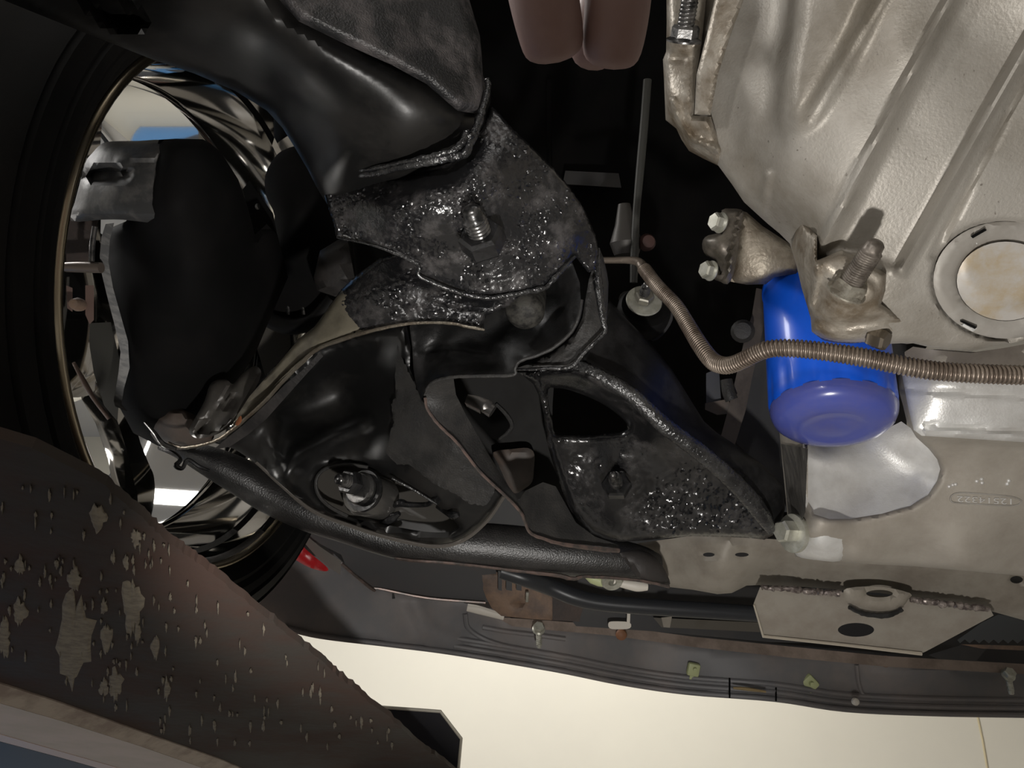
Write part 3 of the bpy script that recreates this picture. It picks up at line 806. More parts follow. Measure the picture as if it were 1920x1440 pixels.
# ------------------------------------------------------------------ spring pocket
pock = thing('spring_pocket', 'smooth black spring pocket with recessed shock bolt, left of the strap', 'suspension mount', P(680, 850, 0.57))
slot = sm([(592, 908), (598, 888), (615, 877), (640, 871), (668, 871), (695, 879), (722, 892), (750, 905), (780, 922), (805, 938), (828, 955), (850, 975), (858, 990), (835, 998), (790, 996), (740, 987), (690, 978), (650, 968), (618, 950), (600, 930)], 3)
relief('pocket_shell', [(400, 830), (443, 795), (470, 778), (500, 750), (560, 690), (600, 655), (660, 632), (700, 622), (762, 608), (770, 650), (768, 690), (780, 722), (797, 760), (833, 805), (893, 872), (945, 928), (930, 955), (913, 975), (892, 996), (867, 1012), (840, 1020), (813, 1023), (770, 1017), (733, 1008), (667, 988), (625, 973), (587, 957), (560, 937), (533, 913), (480, 868), (440, 842)],
       [(447, 800, .545), (560, 690, .56), (660, 640, .56), (760, 620, .54), (797, 760, .535), (893, 870, .54), (940, 930, .552), (867, 1010, .58), (733, 1007, .585), (587, 957, .575), (480, 860, .56), (533, 885, .552), (520, 760, .572), (560, 790, .585), (640, 740, .60), (700, 800, .575), (640, 845, .572), (570, 850, .562), (490, 810, .553), (800, 900, .55), (840, 840, .535), (720, 860, .565), (600, 900, .567)],
       M['black'], pock, holes=[slot], thick=0.02, step=10, roll=0.005, rollw=10, smooth=60, lines=[([(532, 900), (560, 850), (620, 815), (680, 790)], -0.006, 22), ([(475, 790), (500, 760), (540, 740)], -0.006, 22), ([(520, 860), (505, 830), (510, 790)], -0.005, 18)])
relief('coating_patch', [(745, 645), (762, 690), (780, 724), (800, 770), (833, 809), (893, 876), (930, 918), (912, 948), (880, 945), (850, 925), (815, 908), (790, 890), (768, 870), (745, 872), (722, 846), (733, 810), (738, 790), (735, 760), (742, 740), (740, 700)],
       [(745, 645, .538), (797, 765, .5325), (893, 875, .537), (925, 920, .546), (860, 925, .549), (790, 885, .547), (725, 845, .558), (740, 740, .553), (800, 830, .538), (840, 850, .5315)], M['coating'], pock, thick=0.003, step=6, grain=0.0003, jag=1.2, label='rough grey coating on the right of the pocket')
relief('pocket_floor', [(580, 860), (700, 855), (880, 960), (870, 1010), (700, 1000), (590, 950)], [(590, 880, .585), (600, 940, .58), (860, 990, .605), (700, 870, .61), (700, 970, .60)], mat('tan grey floor', (0.05, 0.046, 0.04), 0.35), pock, thick=0.006, step=14)
tube('slot_rim', [(x, y, 0.566 if x < 700 else 0.563, 3.5) for x, y in [(690, 876), (650, 871), (615, 877), (597, 890), (592, 910), (600, 932), (620, 951), (652, 968)]], M['coating'], pock, n=4, seg=8)
tube('slot_rim', [(x, y, 0.556, 2.5) for x, y in [(735, 897), (780, 921), (805, 937), (820, 945)]], M['wet'], pock, n=4, seg=8)
tube('pocket_rim', [(480, 866, .557, 3), (533, 914, .568, 4), (587, 958, .572, 4), (667, 989, .58, 4), (733, 1009, .582, 4), (813, 1024, .58, 4), (867, 1013, .577, 4), (913, 976, .565, 4), (945, 930, .55, 4)], mat('pale rim', (0.10, 0.09, 0.08), 0.35, 0.3), pock, n=6, seg=8)
ax = cdir(-0.42, 0.28, 0.85)
lathe('bushing', [(0, -0.01), (0.0165, -0.01), (0.0165, 0.018), (0.0145, 0.021), (0.0, 0.021)], P(702, 932, .588), ax, mat('sleeve steel', (0.11, 0.105, 0.098), 0.25, 0.6), pock, 28, 35)
lathe('bolt_washer', [(0, 0), (0.0155, 0), (0.0162, 0.002), (0.0155, 0.004), (0, 0.004)], P(686, 921, .566), ax, M['nut'], pock, 28, 35)
lathe('bolt_collar', [(0, 0), (0.012, 0), (0.0125, 0.003), (0.011, 0.006), (0, 0.006)], P(680, 917, .562), ax, M['steel'], pock, 28, 35)
hexnut('bolt_head', P(664, 907, .556), ax, 0.0095, 0.010, M['nut'], pock)
stud('bolt_tip', P(660, 905, .552), ax, 0.0055, 0.014, 0.0024, M['steel'], pock)
tube('cross_pin', [(740, 948, .585, 5), (752, 943, .58, 8), (765, 946, .578, 6), (800, 946, .572, 5), (812, 938, .560, 6), (822, 938, .556, 8)], M['nut'], pock, n=4, seg=8)
tube('cross_pin', [(820, 950, .575, 4), (838, 962, .565, 5), (850, 966, .558, 8), (860, 964, .556, 5)], M['nut'], pock, n=4, seg=8)
tube('cross_pin', [(715, 985, .592, 6), (735, 972, .588, 9), (748, 962, .585, 5)], M['nut'], pock, n=4, seg=8, jit=0.1)

# ------------------------------------------------------------------ inner mount behind the strap
mount = thing('inner_mount', 'dull grey mounting plate with round hole behind the curved strap', 'mount', P(960, 790, 0.6))
relief('mount_plate', [(838, 705), (965, 698), (1040, 700), (1036, 760), (1036, 823), (1062, 945), (1010, 925), (960, 940), (930, 900), (900, 830), (866, 770)], [(840, 706, .625), (1040, 700, .62), (1036, 823, .635), (1060, 940, .65), (930, 890, .64), (960, 760, .63)], mat('dull grey', (0.015, 0.0145, 0.014), 0.55, 0, (0.011, 0.0105, 0.010), 25, spec=0.08), mount,
       holes=[sm([(868, 742), (905, 745), (935, 762), (957, 790), (955, 808), (930, 825), (908, 806), (885, 778)], 3)], thick=0.006, step=12)
tube('hole_rim', [(930, 757, .628, 3), (950, 778, .63, 4), (960, 797, .632, 4), (952, 812, .634, 4), (936, 824, .636, 3)], M['coating'], mount, n=4, seg=8)
tube('silver_tube', [(880, 745, .67, 18), (905, 757, .667, 19), (912, 761, .666, 19), (913, 762, .666, 15), (925, 770, .665, 15)], mat('worn tube', (0.20, 0.19, 0.18), 0.3, 0.7), mount, n=3)
relief('brown_pad', sm([(925, 848), (960, 842), (990, 840), (1002, 852), (1001, 880), (998, 903), (984, 916), (965, 925), (950, 905), (935, 872)], 3), [(925, 848, .615), (1000, 850, .618), (960, 925, .625)], M['brown'], mount, thick=0.01, step=10, roll=0.004, rollw=10)

# ------------------------------------------------------------------ triangular gusset
gus = thing('gusset_bracket', 'black triangular gusset bracket with oval opening and hexagon nut', 'bracket', P(1200, 880, 0.57))
hole = sm([(1028, 730), (1045, 728), (1065, 731), (1095, 741), (1125, 755), (1152, 772), (1172, 790), (1176, 801), (1166, 810), (1140, 812), (1108, 816), (1070, 815), (1042, 812), (1036, 790), (1030, 765)], 3)
relief('gusset_plate', [(975, 700), (1060, 688), (1085, 682), (1110, 690), (1177, 722), (1243, 782), (1313, 836), (1380, 884), (1430, 935), (1455, 985), (1450, 1003), (1433, 1012), (1400, 1008), (1300, 1005), (1240, 1010), (1200, 1014), (1165, 1016), (1133, 1010), (1108, 1000), (1087, 980), (1070, 958), (1060, 937), (1045, 895), (1034, 860), (1024, 823), (1020, 780), (1012, 745), (1000, 720)],
       [(975, 700, .545), (1085, 685, .525), (1243, 787, .53), (1380, 887, .553), (1455, 990, .566), (1300, 1003, .594), (1400, 975, .571), (1200, 1012, .608), (1133, 1010, .61), (1060, 937, .605), (1025, 823, .585), (1110, 840, .59), (1155, 860, .582), (1155, 915, .592), (1250, 880, .582), (1330, 950, .582), (1250, 970, .598), (1110, 720, .53), (1200, 800, .56)],
       M['oily_wet'], gus, holes=[hole], thick=0.006, step=4, grain=0.00026, gareas=[([(1200, 900), (1290, 840), (1380, 880), (1480, 1000), (1440, 1030), (1150, 1030), (1180, 960)], 0.00055)], roll=0.009, rollw=16, lines=[([(1020, 690), (1085, 700), (1177, 745), (1240, 800)], -0.008, 20)])
tube('ridge', [(1078, 684, .526, 10), (1110, 698, .522, 13), (1177, 735, .519, 15), (1243, 795, .521, 16), (1313, 848, .531, 17), (1370, 898, .545, 17), (1408, 938, .553, 17), (1432, 970, .559, 15), (1446, 996, .564, 8)], M['wet'], gus, n=8, seg=14, jit=0.015, flat=0.8)
relief('gusset_wing', [(1085, 676), (1108, 640), (1143, 563), (1177, 600), (1218, 642), (1260, 693), (1292, 745), (1320, 790), (1345, 812), (1373, 830), (1433, 873), (1468, 912), (1472, 955), (1464, 985), (1450, 995), (1413, 930), (1380, 887), (1313, 840), (1243, 787), (1177, 727), (1120, 695)],
       [(1090, 670, .535), (1143, 563, .57), (1260, 693, .57), (1320, 790, .575), (1433, 873, .582), (1480, 930, .586), (1455, 990, .574), (1380, 880, .556), (1313, 838, .538), (1243, 785, .53), (1177, 725, .528), (1200, 660, .558)], M['oily_plain'], gus, thick=0.005, step=5, roll=0.004, rollw=10, gareas=[([(1230, 770), (1290, 790), (1380, 850), (1450, 890), (1470, 990), (1420, 960), (1330, 860)], 0.0005)])
ax = cdir(-0.2, 0.5, 0.85)
nt_ = hexnut('nut', P(1157, 914, .582), ax, 0.0116, 0.010, M['nut'], gus, phase=cdir(0.5, 1, 0))
stud('stud', P(1157, 914, .580), ax, 0.0052, 0.020, 0.0024, M['steel'], nt_)
stud('stud_tip', P(1152, 905, .569), ax, 0.0030, 0.014, 0.0020, M['steel'], nt_)

# ------------------------------------------------------------------ front crossmember tube
ctube = thing('crossmember_tube', 'black oily tube running under the pockets to a cut end', 'crossmember', P(900, 1040, 0.62))
tube('tube_body', [(325, 834, .625, 14), (360, 850, .625, 22), (400, 868, .625, 29), (450, 893, .63, 34), (510, 928, .635, 36), (580, 961, .635, 35), (650, 984, .635, 34), (750, 1012, .637, 36), (850, 1018, .635, 40), (950, 1026, .64, 42), (1040, 1036, .645, 42), (1120, 1044, .65, 40), (1190, 1054, .655, 34), (1225, 1066, .66, 30)], M['tube_paint'], ctube, n=7, seg=24)
relief('tube_end', sm([(1150, 1035), (1185, 1030), (1215, 1036), (1240, 1058), (1256, 1090), (1250, 1098), (1220, 1093), (1194, 1082), (1178, 1060)], 3), [(1150, 1035, .635), (1215, 1036, .64), (1256, 1092, .645), (1194, 1082, .63), (1210, 1060, .632)], M['black_semi'], ctube, thick=0.02, step=8, roll=0.006, rollw=12)
tube('seam_edge', [(740, 1047, .625, 3), (790, 1052, .62, 3), (850, 1056, .622, 3), (950, 1068, .627, 3), (1040, 1078, .63, 4), (1075, 1085, .63, 4), (1100, 1081, .632, 3), (1190, 1087, .635, 3), (1255, 1100, .637, 3)], M['pink'], ctube, n=5, seg=6, jit=0.06, label='reddish bare lower seam of the tube')

# ------------------------------------------------------------------ tan crossmember plate and welded tow plate
cross = thing('crossmember', 'dusty tan crossmember under the oil pan with holes and torn lower edge', 'crossmember', P(1500, 1070, 0.65))
relief('crossmember_plate', [(1120, 1008), (1187, 1020), (1300, 1004), (1433, 1010), (1470, 1012), (1500, 1030), (1573, 1040), (1718, 1050), (1960, 1068), (2200, 1090), (2200, 1240), (1960, 1178), (1920, 1163), (1880, 1152), (1800, 1130), (1650, 1112), (1500, 1100), (1424, 1097), (1400, 1098), (1388, 1104), (1372, 1112), (1345, 1114), (1300, 1106), (1257, 1101), (1220, 1095), (1160, 1060)],
       [(1120, 1010, .70), (1300, 1006, .675), (1470, 1015, .65), (1260, 1100, .70), (1424, 1097, .675), (1700, 1050, .64), (1900, 1065, .63), (1920, 1160, .655), (1600, 1105, .66), (1350, 1060, .655)], M['tan'], cross, thick=0.012, step=11, roll=0.003, rollw=9,
       holes=[ell(1329, 1040, 11, 4, 14), ell(1391, 1040, 13, 4, 14), ell(1906, 1087, 12, 7, 16)], areas=[(sm([(1388, 1104), (1395, 1090), (1420, 1078), (1470, 1076), (1470, 1110), (1400, 1115)], 3), 0.006, 6)])
tow = thing('tow_plate', 'flat tan steel plate with two holes welded below the crossmember', 'plate', P(1640, 1160, 0.64))
relief('plate_body', [(1425, 1101), (1600, 1112), (1700, 1122), (1857, 1143), (1863, 1154), (1735, 1222), (1725, 1226), (1431, 1193), (1413, 1132)], [(1425, 1101, .648), (1857, 1143, .635), (1730, 1224, .655), (1431, 1193, .665)], M['plate'], tow, holes=[ell(1605, 1181, 34, 13, 28)], thick=0.007, step=14, smooth=20)
tube('plate_edge', [(1414, 1134, .653, 2), (1431, 1193, .662, 3), (1580, 1209, .656, 3), (1728, 1226, .652, 3.5)], mat('pale steel edge', (0.5, 0.45, 0.37), 0.4, 0.4), tow, n=1, seg=6, label='bright lower edge of the plate')
relief('ear', sm([(1588, 1103), (1583, 1118), (1590, 1132), (1610, 1145), (1640, 1151), (1668, 1149), (1690, 1140), (1703, 1124), (1706, 1112), (1650, 1100)], 3), [(1588, 1104, .632), (1640, 1151, .636), (1705, 1112, .628)], M['tan'], tow, holes=[ell(1649, 1113, 25, 7, 20)], thick=0.008, step=8, roll=0.003, rollw=6)
tube('ear_edge', [(1592, 1138, .632, 4), (1615, 1149, .633, 5), (1645, 1154, .633, 5), (1672, 1151, .632, 5), (1692, 1142, .631, 4)], M['nut'], tow, n=5, seg=8, jit=0.12)
tube('weld', [(1428, 1102, .644, 5), (1480, 1105, .641, 6), (1530, 1110, .639, 6), (1575, 1113, .637, 6)], mat('weld bead', (0.30, 0.26, 0.235), 0.35, 0.5, (0.1, 0.08, 0.075), 180, 0.4, 0.6), tow, n=14, seg=8, jit=0.22)
tube('weld', [(1705, 1124, .634, 5), (1750, 1130, .632, 6), (1800, 1136, .631, 6), (1854, 1143, .63, 5)], bpy.data.materials['weld bead'], tow, n=14, seg=8, jit=0.22)

# ------------------------------------------------------------------ sway bar, rusty hanger, bits at the front
sway = thing('sway_bar', 'smooth black sway bar curving under the tan crossmember', 'sway bar', P(1200, 1135, 0.8))
tube('bar', [(940, 1070, .79, 15), (985, 1084, .79, 16), (1030, 1100, .80, 16), (1080, 1120, .80, 16), (1133, 1131, .80, 15), (1233, 1139, .80, 15), (1330, 1145, .80, 15), (1440, 1152, .80, 15), (1520, 1157, .80, 15)], mat('bar paint', (0.03, 0.032, 0.036), 0.35, 0.1), sway, n=8, seg=18)
rad = thing('lower_rail', 'dark flat rail behind the sway bar, left of the tow plate', 'rail', P(1330, 1185, 0.88))
relief('rail_face', [(1040, 1120), (1150, 1150), (1440, 1165), (1530, 1170), (1530, 1206), (1440, 1204), (1230, 1184), (1080, 1174)], [(1040, 1120, .855), (1530, 1170, .855), (1440, 1222, .855), (1080, 1180, .855)], M['charcoal'], rad, thick=0.02, step=20)
relief('rail_lip', [(1225, 1158), (1440, 1168), (1440, 1186), (1240, 1176)], [(1225, 1158, .845), (1440, 1168, .845), (1240, 1176, .845)], mat('olive grey', (0.075, 0.066, 0.052), 0.5), rad, thick=0.006, step=16)
relief('tab', [(1240, 1158), (1260, 1156), (1256, 1177), (1244, 1176)], [(1240, 1158, .838), (1260, 1156, .838), (1250, 1177, .838)], M['tan'], rad, thick=0.004, step=10)
hang = thing('rusty_hanger', 'rusty brown hanger bracket with dark slots under the oily tube', 'bracket', P(980, 1120, 0.84))
relief('hanger_plate', [(880, 1070), (960, 1074), (1000, 1088), (1034, 1108), (1050, 1122), (1035, 1163), (1000, 1161), (940, 1155), (922, 1140), (912, 1122), (902, 1095)], [(885, 1072, .84), (960, 1074, .84), (1034, 1110, .84), (1030, 1162, .835), (940, 1154, .845)], M['rust'], hang, thick=0.02, step=10, roll=0.003, rollw=8, areas=[(ell(973, 1134, 12, 4, 16), 0.01, 3)])
for xs in ((934, 941), (949, 960), (968, 978)):
    relief('slot_rib', [(xs[0], 1070), (xs[1], 1072), (xs[1], 1108), (xs[0], 1106)], [(xs[0], 1070, .83), (xs[1], 1072, .83), (xs[1], 1108, .831)], mat('slot grey', (0.035, 0.035, 0.037), 0.5), hang, thick=0.006, step=8)
relief('side_plate', [(1036, 1116), (1060, 1120), (1096, 1130), (1086, 1166), (1036, 1163)], [(1036, 1116, .835), (1096, 1130, .84), (1086, 1166, .84)], M['rustdark'], hang, thick=0.01, step=12)
tube('hanger_pin', [(989, 1110, .83, 3), (988, 1128, .832, 3)], M['zinc'], hang, n=2, seg=8)

strip = thing('rusty_strip', 'long thin rusty steel strip above the front valance', 'strip', P(1400, 1215, 0.93))
relief('strip_face', [(930, 1157), (1035, 1164), (1140, 1172), (1300, 1194), (1480, 1212), (1661, 1230), (1920, 1245), (1960, 1248), (2200, 1260), (2200, 1281), (1960, 1268), (1920, 1264), (1661, 1250), (1480, 1233), (1300, 1213), (1140, 1191), (1035, 1182), (960, 1174)], [(930, 1157, .92), (1140, 1180, .91), (1480, 1220, .90), (1960, 1255, .89), (1300, 1213, .90)], M['rust_pale'], strip, thick=0.012, step=8)
for sx, sy in ((1165, 1190), (1660, 1240)):
    lathe('rivet', [(0.007, 0), (0.006, 0.003), (0.003, 0.005), (0, 0.0055)], P(sx, sy, .902), cdir(0, 0, 1), mat('orange rivet', (0.22, 0.10, 0.05), 0.6), strip, 14, label='orange rusty rivet')

def sbolt(x, y, d):
    hexnut('bolt_head', P(x, y - 6, d), cdir(0, 0.75, 0.65), 0.0068, 0.008, M['zinc'], strip, flange=0.0078)
    stud('bolt_shank', P(x, y - 3, d), cdir(0.02, -0.95, 0.3), 0.0038, 0.016, 0.002, M['zinc'], strip)


sbolt(1010, 1186, .898)
sbolt(1890, 1272, .882)

# ------------------------------------------------------------------ front valance
val = thing('front_valance', 'long dusty black front valance, painted lighter for haze, with ribbed lower edge against the cream wall', 'valance', P(1200, 1250, 0.97))
bot = [(500, 1172), (530, 1180), (600, 1197), (733, 1213), (850, 1228), (1038, 1259), (1163, 1284), (1288, 1302), (1452, 1315), (1583, 1334), (1750, 1342), (1920, 1345), (1970, 1347), (2200, 1352)]


def shift(line, dy, x0=-1e9, x1=1e9):
    return [(x, y - dy) for x, y in line if x0 <= x <= x1]


relief('valance_panel', [(430, 1010), (480, 985), (545, 1000), (600, 1015), (650, 1060), (700, 1100), (800, 1112), (900, 1120), (960, 1160), (1140, 1182), (1300, 1204), (1661, 1242), (1970, 1260), (2200, 1273)] + bot[::-1] + [(460, 1130)],
       [(450, 1020, .80), (545, 1000, .82), (700, 1100, .90), (900, 1130, .94), (1140, 1185, .955), (1661, 1245, .94), (1960, 1262, .93), (500, 1172, .84), (733, 1213, .90), (1038, 1259, .925), (1452, 1315, .915), (1920, 1345, .905), (1200, 1240, .965), (1600, 1290, .955), (900, 1180, .95)],
       M['valance'], val, thick=0.012, step=12, roll=0.006, rollw=10, smooth=50, lines=[([(780, 1130), (800, 1180), (850, 1200)], -0.006, 24)])
VD = TPS([(450, 1020, .80), (545, 1000, .82), (700, 1100, .90), (900, 1130, .94), (1140, 1185, .955), (1661, 1245, .94), (1960, 1262, .93), (500, 1172, .84), (733, 1213, .90), (1038, 1259, .925), (1452, 1315, .915), (1920, 1345, .905), (1200, 1240, .965), (1600, 1290, .955), (900, 1180, .95)])


def vrib(line, r, n=5):
    L = spline(line, n)
    dd = VD(L)
    tube('rib', [(x, y, d_ - 0.001, r) for (x, y), d_ in zip(L, dd)], M['valance'], val, n=1, seg=8)


vrib(shift(bot, 4, 520), 5)
vrib(shift(bot, 17, 800), 5)
vrib(shift(bot, 32, 850), 5)
vrib([(905, 1176), (950, 1184), (1000, 1190), (1060, 1198)], 5)
vrib([(872, 1150), (880, 1180), (925, 1205), (1000, 1222), (1060, 1232)], 5)
vrib([(1606, 1246), (1611, 1285), (1622, 1304), (1650, 1306), (1800, 1312), (1970, 1316)], 4)
for x in (1368, 1455):
    tube('panel_joint', [(x, 1272 + (x - 1368) * 0.07, .93, 1.6), (x, 1308 + (x - 1368) * 0.07, .905, 1.6)], M['matte'], val, n=1, seg=6)
tube('chipped_edge', [(1375, 1290, .899, 2), (1392, 1291, .899, 3), (1408, 1293, .899, 3), (1436, 1297, .899, 2)], mat('yellow chip', (0.26, 0.19, 0.09), 0.6), val, n=4, seg=6)


def clip(x, y, d, r, rot):
    bm = bmesh.new()
    c, s = math.cos(rot), math.sin(rot)
    right = RIGHT * c + UP * s
    upv = -RIGHT * s + UP * c
    R3 = Matrix((right, upv, -FWD)).transposed()
    box_bm(bm, P(x, y, d), r * 2, r * 2.1, r * 1.1, R3, r * 0.35)
    lathe_bm(bm, [(0, 0), (r * 0.35, 0), (r * 0.3, r * 0.5), (0, r * 0.55)], P(x + 1, y - 3, d) - FWD * r * 0.5, -FWD, 10)
    box_bm(bm, P(x, y + 14, d), r * 1.2, r * 0.9, r * 0.3, R3)
    return finish('clip_nut', bm, M['green'], val, 30, label='pale green square clip nut')


clip(1300, 1255, .945, 0.0078, -0.2)
clip(1517, 1281, .94, 0.0092, 0.75)
lathe('push_pin', [(0.0045, 0), (0.0042, 0.003), (0.002, 0.005), (0, 0.0052)], P(1603, 1315, .903), cdir(0, 0.1, 1), M['white'], val, 14, label='small white push pin')


apron = thing('inner_apron', 'dark grey inner apron panel with reddish edge, left below the oily tube', 'panel', P(760, 1080, 0.86))
relief('apron_panel', [(545, 985), (640, 1000), (750, 1030), (930, 1060), (930, 1130), (850, 1126), (800, 1119), (700, 1104), (670, 1078), (648, 1060), (640, 1040), (580, 1010)], [(560, 1000, .80), (750, 1040, .82), (920, 1070, .84), (910, 1128, .85), (700, 1103, .83), (650, 1060, .81)], mat('apron', (0.062, 0.061, 0.063), 0.5, 0, (0.075, 0.065, 0.063), 8), apron, thick=0.006, step=14)
tube('apron_edge', [(640, 1056, .806, 3), (660, 1074, .812, 3), (700, 1106, .826, 3), (708, 1103, .83, 2.5), (800, 1121, .838, 2.5), (910, 1130, .846, 2.5)], M['pink'], apron, n=4, seg=6, label='reddish bare edge of the apron')
tube('apron_tab', [(737, 1113, .833, 2), (738, 1122, .833, 3)], M['coating'], apron, n=1, seg=6)
rl = thing('red_strip', 'short red painted strip beside the tyre, under the tube', 'strip', P(575, 1040, 0.78))
relief('strip_body', sm([(532, 1013), (540, 1008), (560, 1018), (585, 1040), (605, 1056), (616, 1068), (606, 1071), (580, 1064), (555, 1050), (540, 1035)], 3), [(532, 1013, .77), (616, 1068, .775), (560, 1040, .772)], M['red'], rl, thick=0.004, step=8, roll=0.003, rollw=6)
tl = thing('tan_strip', 'tan grey strip alongside the short red strip', 'strip', P(610, 1045, 0.78))
relief('strip_body', [(555, 1000), (572, 1002), (600, 1025), (640, 1052), (638, 1078), (620, 1066), (592, 1042)], [(555, 1000, .785), (640, 1052, .785), (600, 1045, .785)], mat('tan grey', (0.13, 0.115, 0.10), 0.5), tl, thick=0.004, step=10)

tag(tube('white_strip', [(876, 1139, .89, 7), (895, 1143, .89, 8), (920, 1150, .89, 7), (945, 1157, .89, 6)], M['white'], None, n=4, seg=12, flat=0.5), 'cream coloured strip left of the rusty hanger', 'strip')
lb = thing('white_tab', 'small white angle tab standing on the rusty strip', 'tab', P(1165, 1170, 0.9))
relief('tab_base', sm([(1141, 1168), (1150, 1165), (1180, 1167), (1181, 1178), (1160, 1180), (1143, 1178)], 3), [(1141, 1168, .835), (1180, 1167, .835), (1160, 1180, .835)], M['white'], lb, thick=0.005, step=8)
relief('tab_upright', [(1176, 1147), (1182, 1146), (1181, 1172), (1175, 1172)], [(1176, 1147, .834), (1182, 1146, .834), (1178, 1172, .834)], M['white'], lb, thick=0.005, step=8)
fn = thing('hose_fitting', 'pale yellow green round fitting tucked under the oily tube end', 'fitting', P(1148, 1092, 0.72))
lathe('fitting_ring', [(0.0085, -0.02), (0.0105, -0.018), (0.0105, 0.0), (0.0085, 0.003), (0.004, 0.002), (0.0035, -0.006), (0, -0.006)], P(1148, 1090, .685), cdir(0.1, -0.5, 0.85), M['zinc'], fn, 24, 35)
tube('fitting_body', [(1090, 1060, .69, 9), (1112, 1084, .69, 11), (1135, 1090, .69, 11)], M['green'], fn, n=2)
tube('fitting_cap', [(1150, 1090, .69, 7), (1185, 1097, .69, 10), (1198, 1099, .69, 10), (1214, 1100, .69, 7)], M['white'], fn, n=3)

sb = thing('side_bracket', 'grey saw edged bracket at right edge beside the tow plate', 'bracket', P(1880, 1180, 0.8))
teeth = []
for k in range(9):
    x = 1800 + k * 18
    teeth += [(x, 1206 + 0.1 * k), (x + 9, 1199)]
relief('bracket_face', [(1970, 1160), (1970, 1207)] + teeth[::-1] + [(1795, 1200), (1840, 1168), (1872, 1152), (1920, 1160)], [(1800, 1205, .80), (1872, 1152, .79), (1970, 1160, .79), (1960, 1205, .80)], mat('blue grey steel', (0.06, 0.065, 0.07), 0.45, 0.2), sb, thick=0.006, step=9)
relief('rusty_foot', [(1800, 1208), (1970, 1212), (1970, 1222), (1840, 1216)], [(1800, 1208, .82), (1970, 1212, .82), (1970, 1222, .82)], M['rust'], sb, thick=0.01, step=12)
relief('triangle_web', [(1740, 1228), (1800, 1210), (1850, 1216), (1830, 1240), (1760, 1236)], [(1740, 1228, .84), (1850, 1216, .84), (1800, 1238, .84)], M['charcoal'], sb, thick=0.01, step=14)

# ------------------------------------------------------------------ bell housing (upper right)
bell = thing('bell_housing', 'large cast aluminium bell housing with ribs and round inspection cover', 'transmission', P(1650, 300, 0.4))
RECR = ell(1886, 525, 139, 113, 48)
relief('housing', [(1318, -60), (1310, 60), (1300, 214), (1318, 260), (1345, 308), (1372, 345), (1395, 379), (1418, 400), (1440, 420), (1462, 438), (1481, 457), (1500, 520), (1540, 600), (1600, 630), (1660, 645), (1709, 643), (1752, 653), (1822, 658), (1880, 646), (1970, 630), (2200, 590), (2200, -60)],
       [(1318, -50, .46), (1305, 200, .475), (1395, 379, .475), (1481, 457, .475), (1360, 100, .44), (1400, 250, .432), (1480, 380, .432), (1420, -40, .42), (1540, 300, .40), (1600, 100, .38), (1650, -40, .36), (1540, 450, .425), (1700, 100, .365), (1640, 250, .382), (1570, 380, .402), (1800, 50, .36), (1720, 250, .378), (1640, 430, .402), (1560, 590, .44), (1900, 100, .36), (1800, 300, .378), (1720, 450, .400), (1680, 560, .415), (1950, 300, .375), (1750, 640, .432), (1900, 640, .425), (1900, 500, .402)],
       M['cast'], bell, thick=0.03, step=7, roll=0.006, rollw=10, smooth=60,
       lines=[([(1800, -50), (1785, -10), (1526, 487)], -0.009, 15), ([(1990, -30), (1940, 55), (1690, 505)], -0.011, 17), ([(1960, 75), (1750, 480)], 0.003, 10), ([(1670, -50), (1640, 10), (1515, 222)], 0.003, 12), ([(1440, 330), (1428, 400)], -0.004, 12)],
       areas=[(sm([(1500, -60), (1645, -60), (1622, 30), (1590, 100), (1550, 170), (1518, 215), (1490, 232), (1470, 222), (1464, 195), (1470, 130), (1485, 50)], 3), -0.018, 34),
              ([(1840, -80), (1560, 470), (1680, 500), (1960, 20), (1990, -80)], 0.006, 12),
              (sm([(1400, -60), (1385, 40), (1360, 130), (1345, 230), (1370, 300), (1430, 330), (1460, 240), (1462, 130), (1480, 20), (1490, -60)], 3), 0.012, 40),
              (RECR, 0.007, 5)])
cr_ = relief('cover_ring', ell(1886, 525, 136, 110, 48), [(1760, 525, .4075), (1886, 420, .3945), (1886, 635, .4215), (1990, 525, .4045)], M['ring'], bell, holes=[ell(1886, 527, 93, 75, 40)], thick=0.006, step=9, roll=0.0015, rollw=4)
relief('cover_disc', ell(1886, 527, 92, 74, 40), [(1795, 527, .409), (1886, 455, .400), (1886, 600, .4185), (1975, 527, .406)], M['stain'], bell, thick=0.006, step=9, areas=[(ell(1886, 508, 86, 66, 40), -0.003, 14)], label='stained cream disc of the inspection cover')
for pts in ([(1822, 444), (1848, 430), (1862, 450), (1828, 463)], [(1802, 610), (1812, 604), (1836, 614), (1824, 622)]):
    relief('cover_tab', pts, [(pts[0][0], pts[0][1], .398 if pts[0][1] < 500 else .4175), (pts[1][0], pts[1][1], .397 if pts[0][1] < 500 else .4175), (pts[2][0], pts[2][1], .399 if pts[0][1] < 500 else .4185)], M['alu'], cr_, thick=0.006, step=6, roll=0.001, rollw=4)
for pts in ([(1820, 443), (1846, 428), (1850, 432), (1824, 447)], [(1800, 603), (1805, 601), (1832, 613), (1828, 617)]):
    relief('notch', pts, [(pts[0][0], pts[0][1], .3955 if pts[0][1] < 500 else .4155), (pts[1][0], pts[1][1], .3945 if pts[0][1] < 500 else .4155), (pts[2][0], pts[2][1], .3955 if pts[0][1] < 500 else .4165)], M['matte'], cr_, thick=0.003, step=6, label='dark notch in the cover ring')
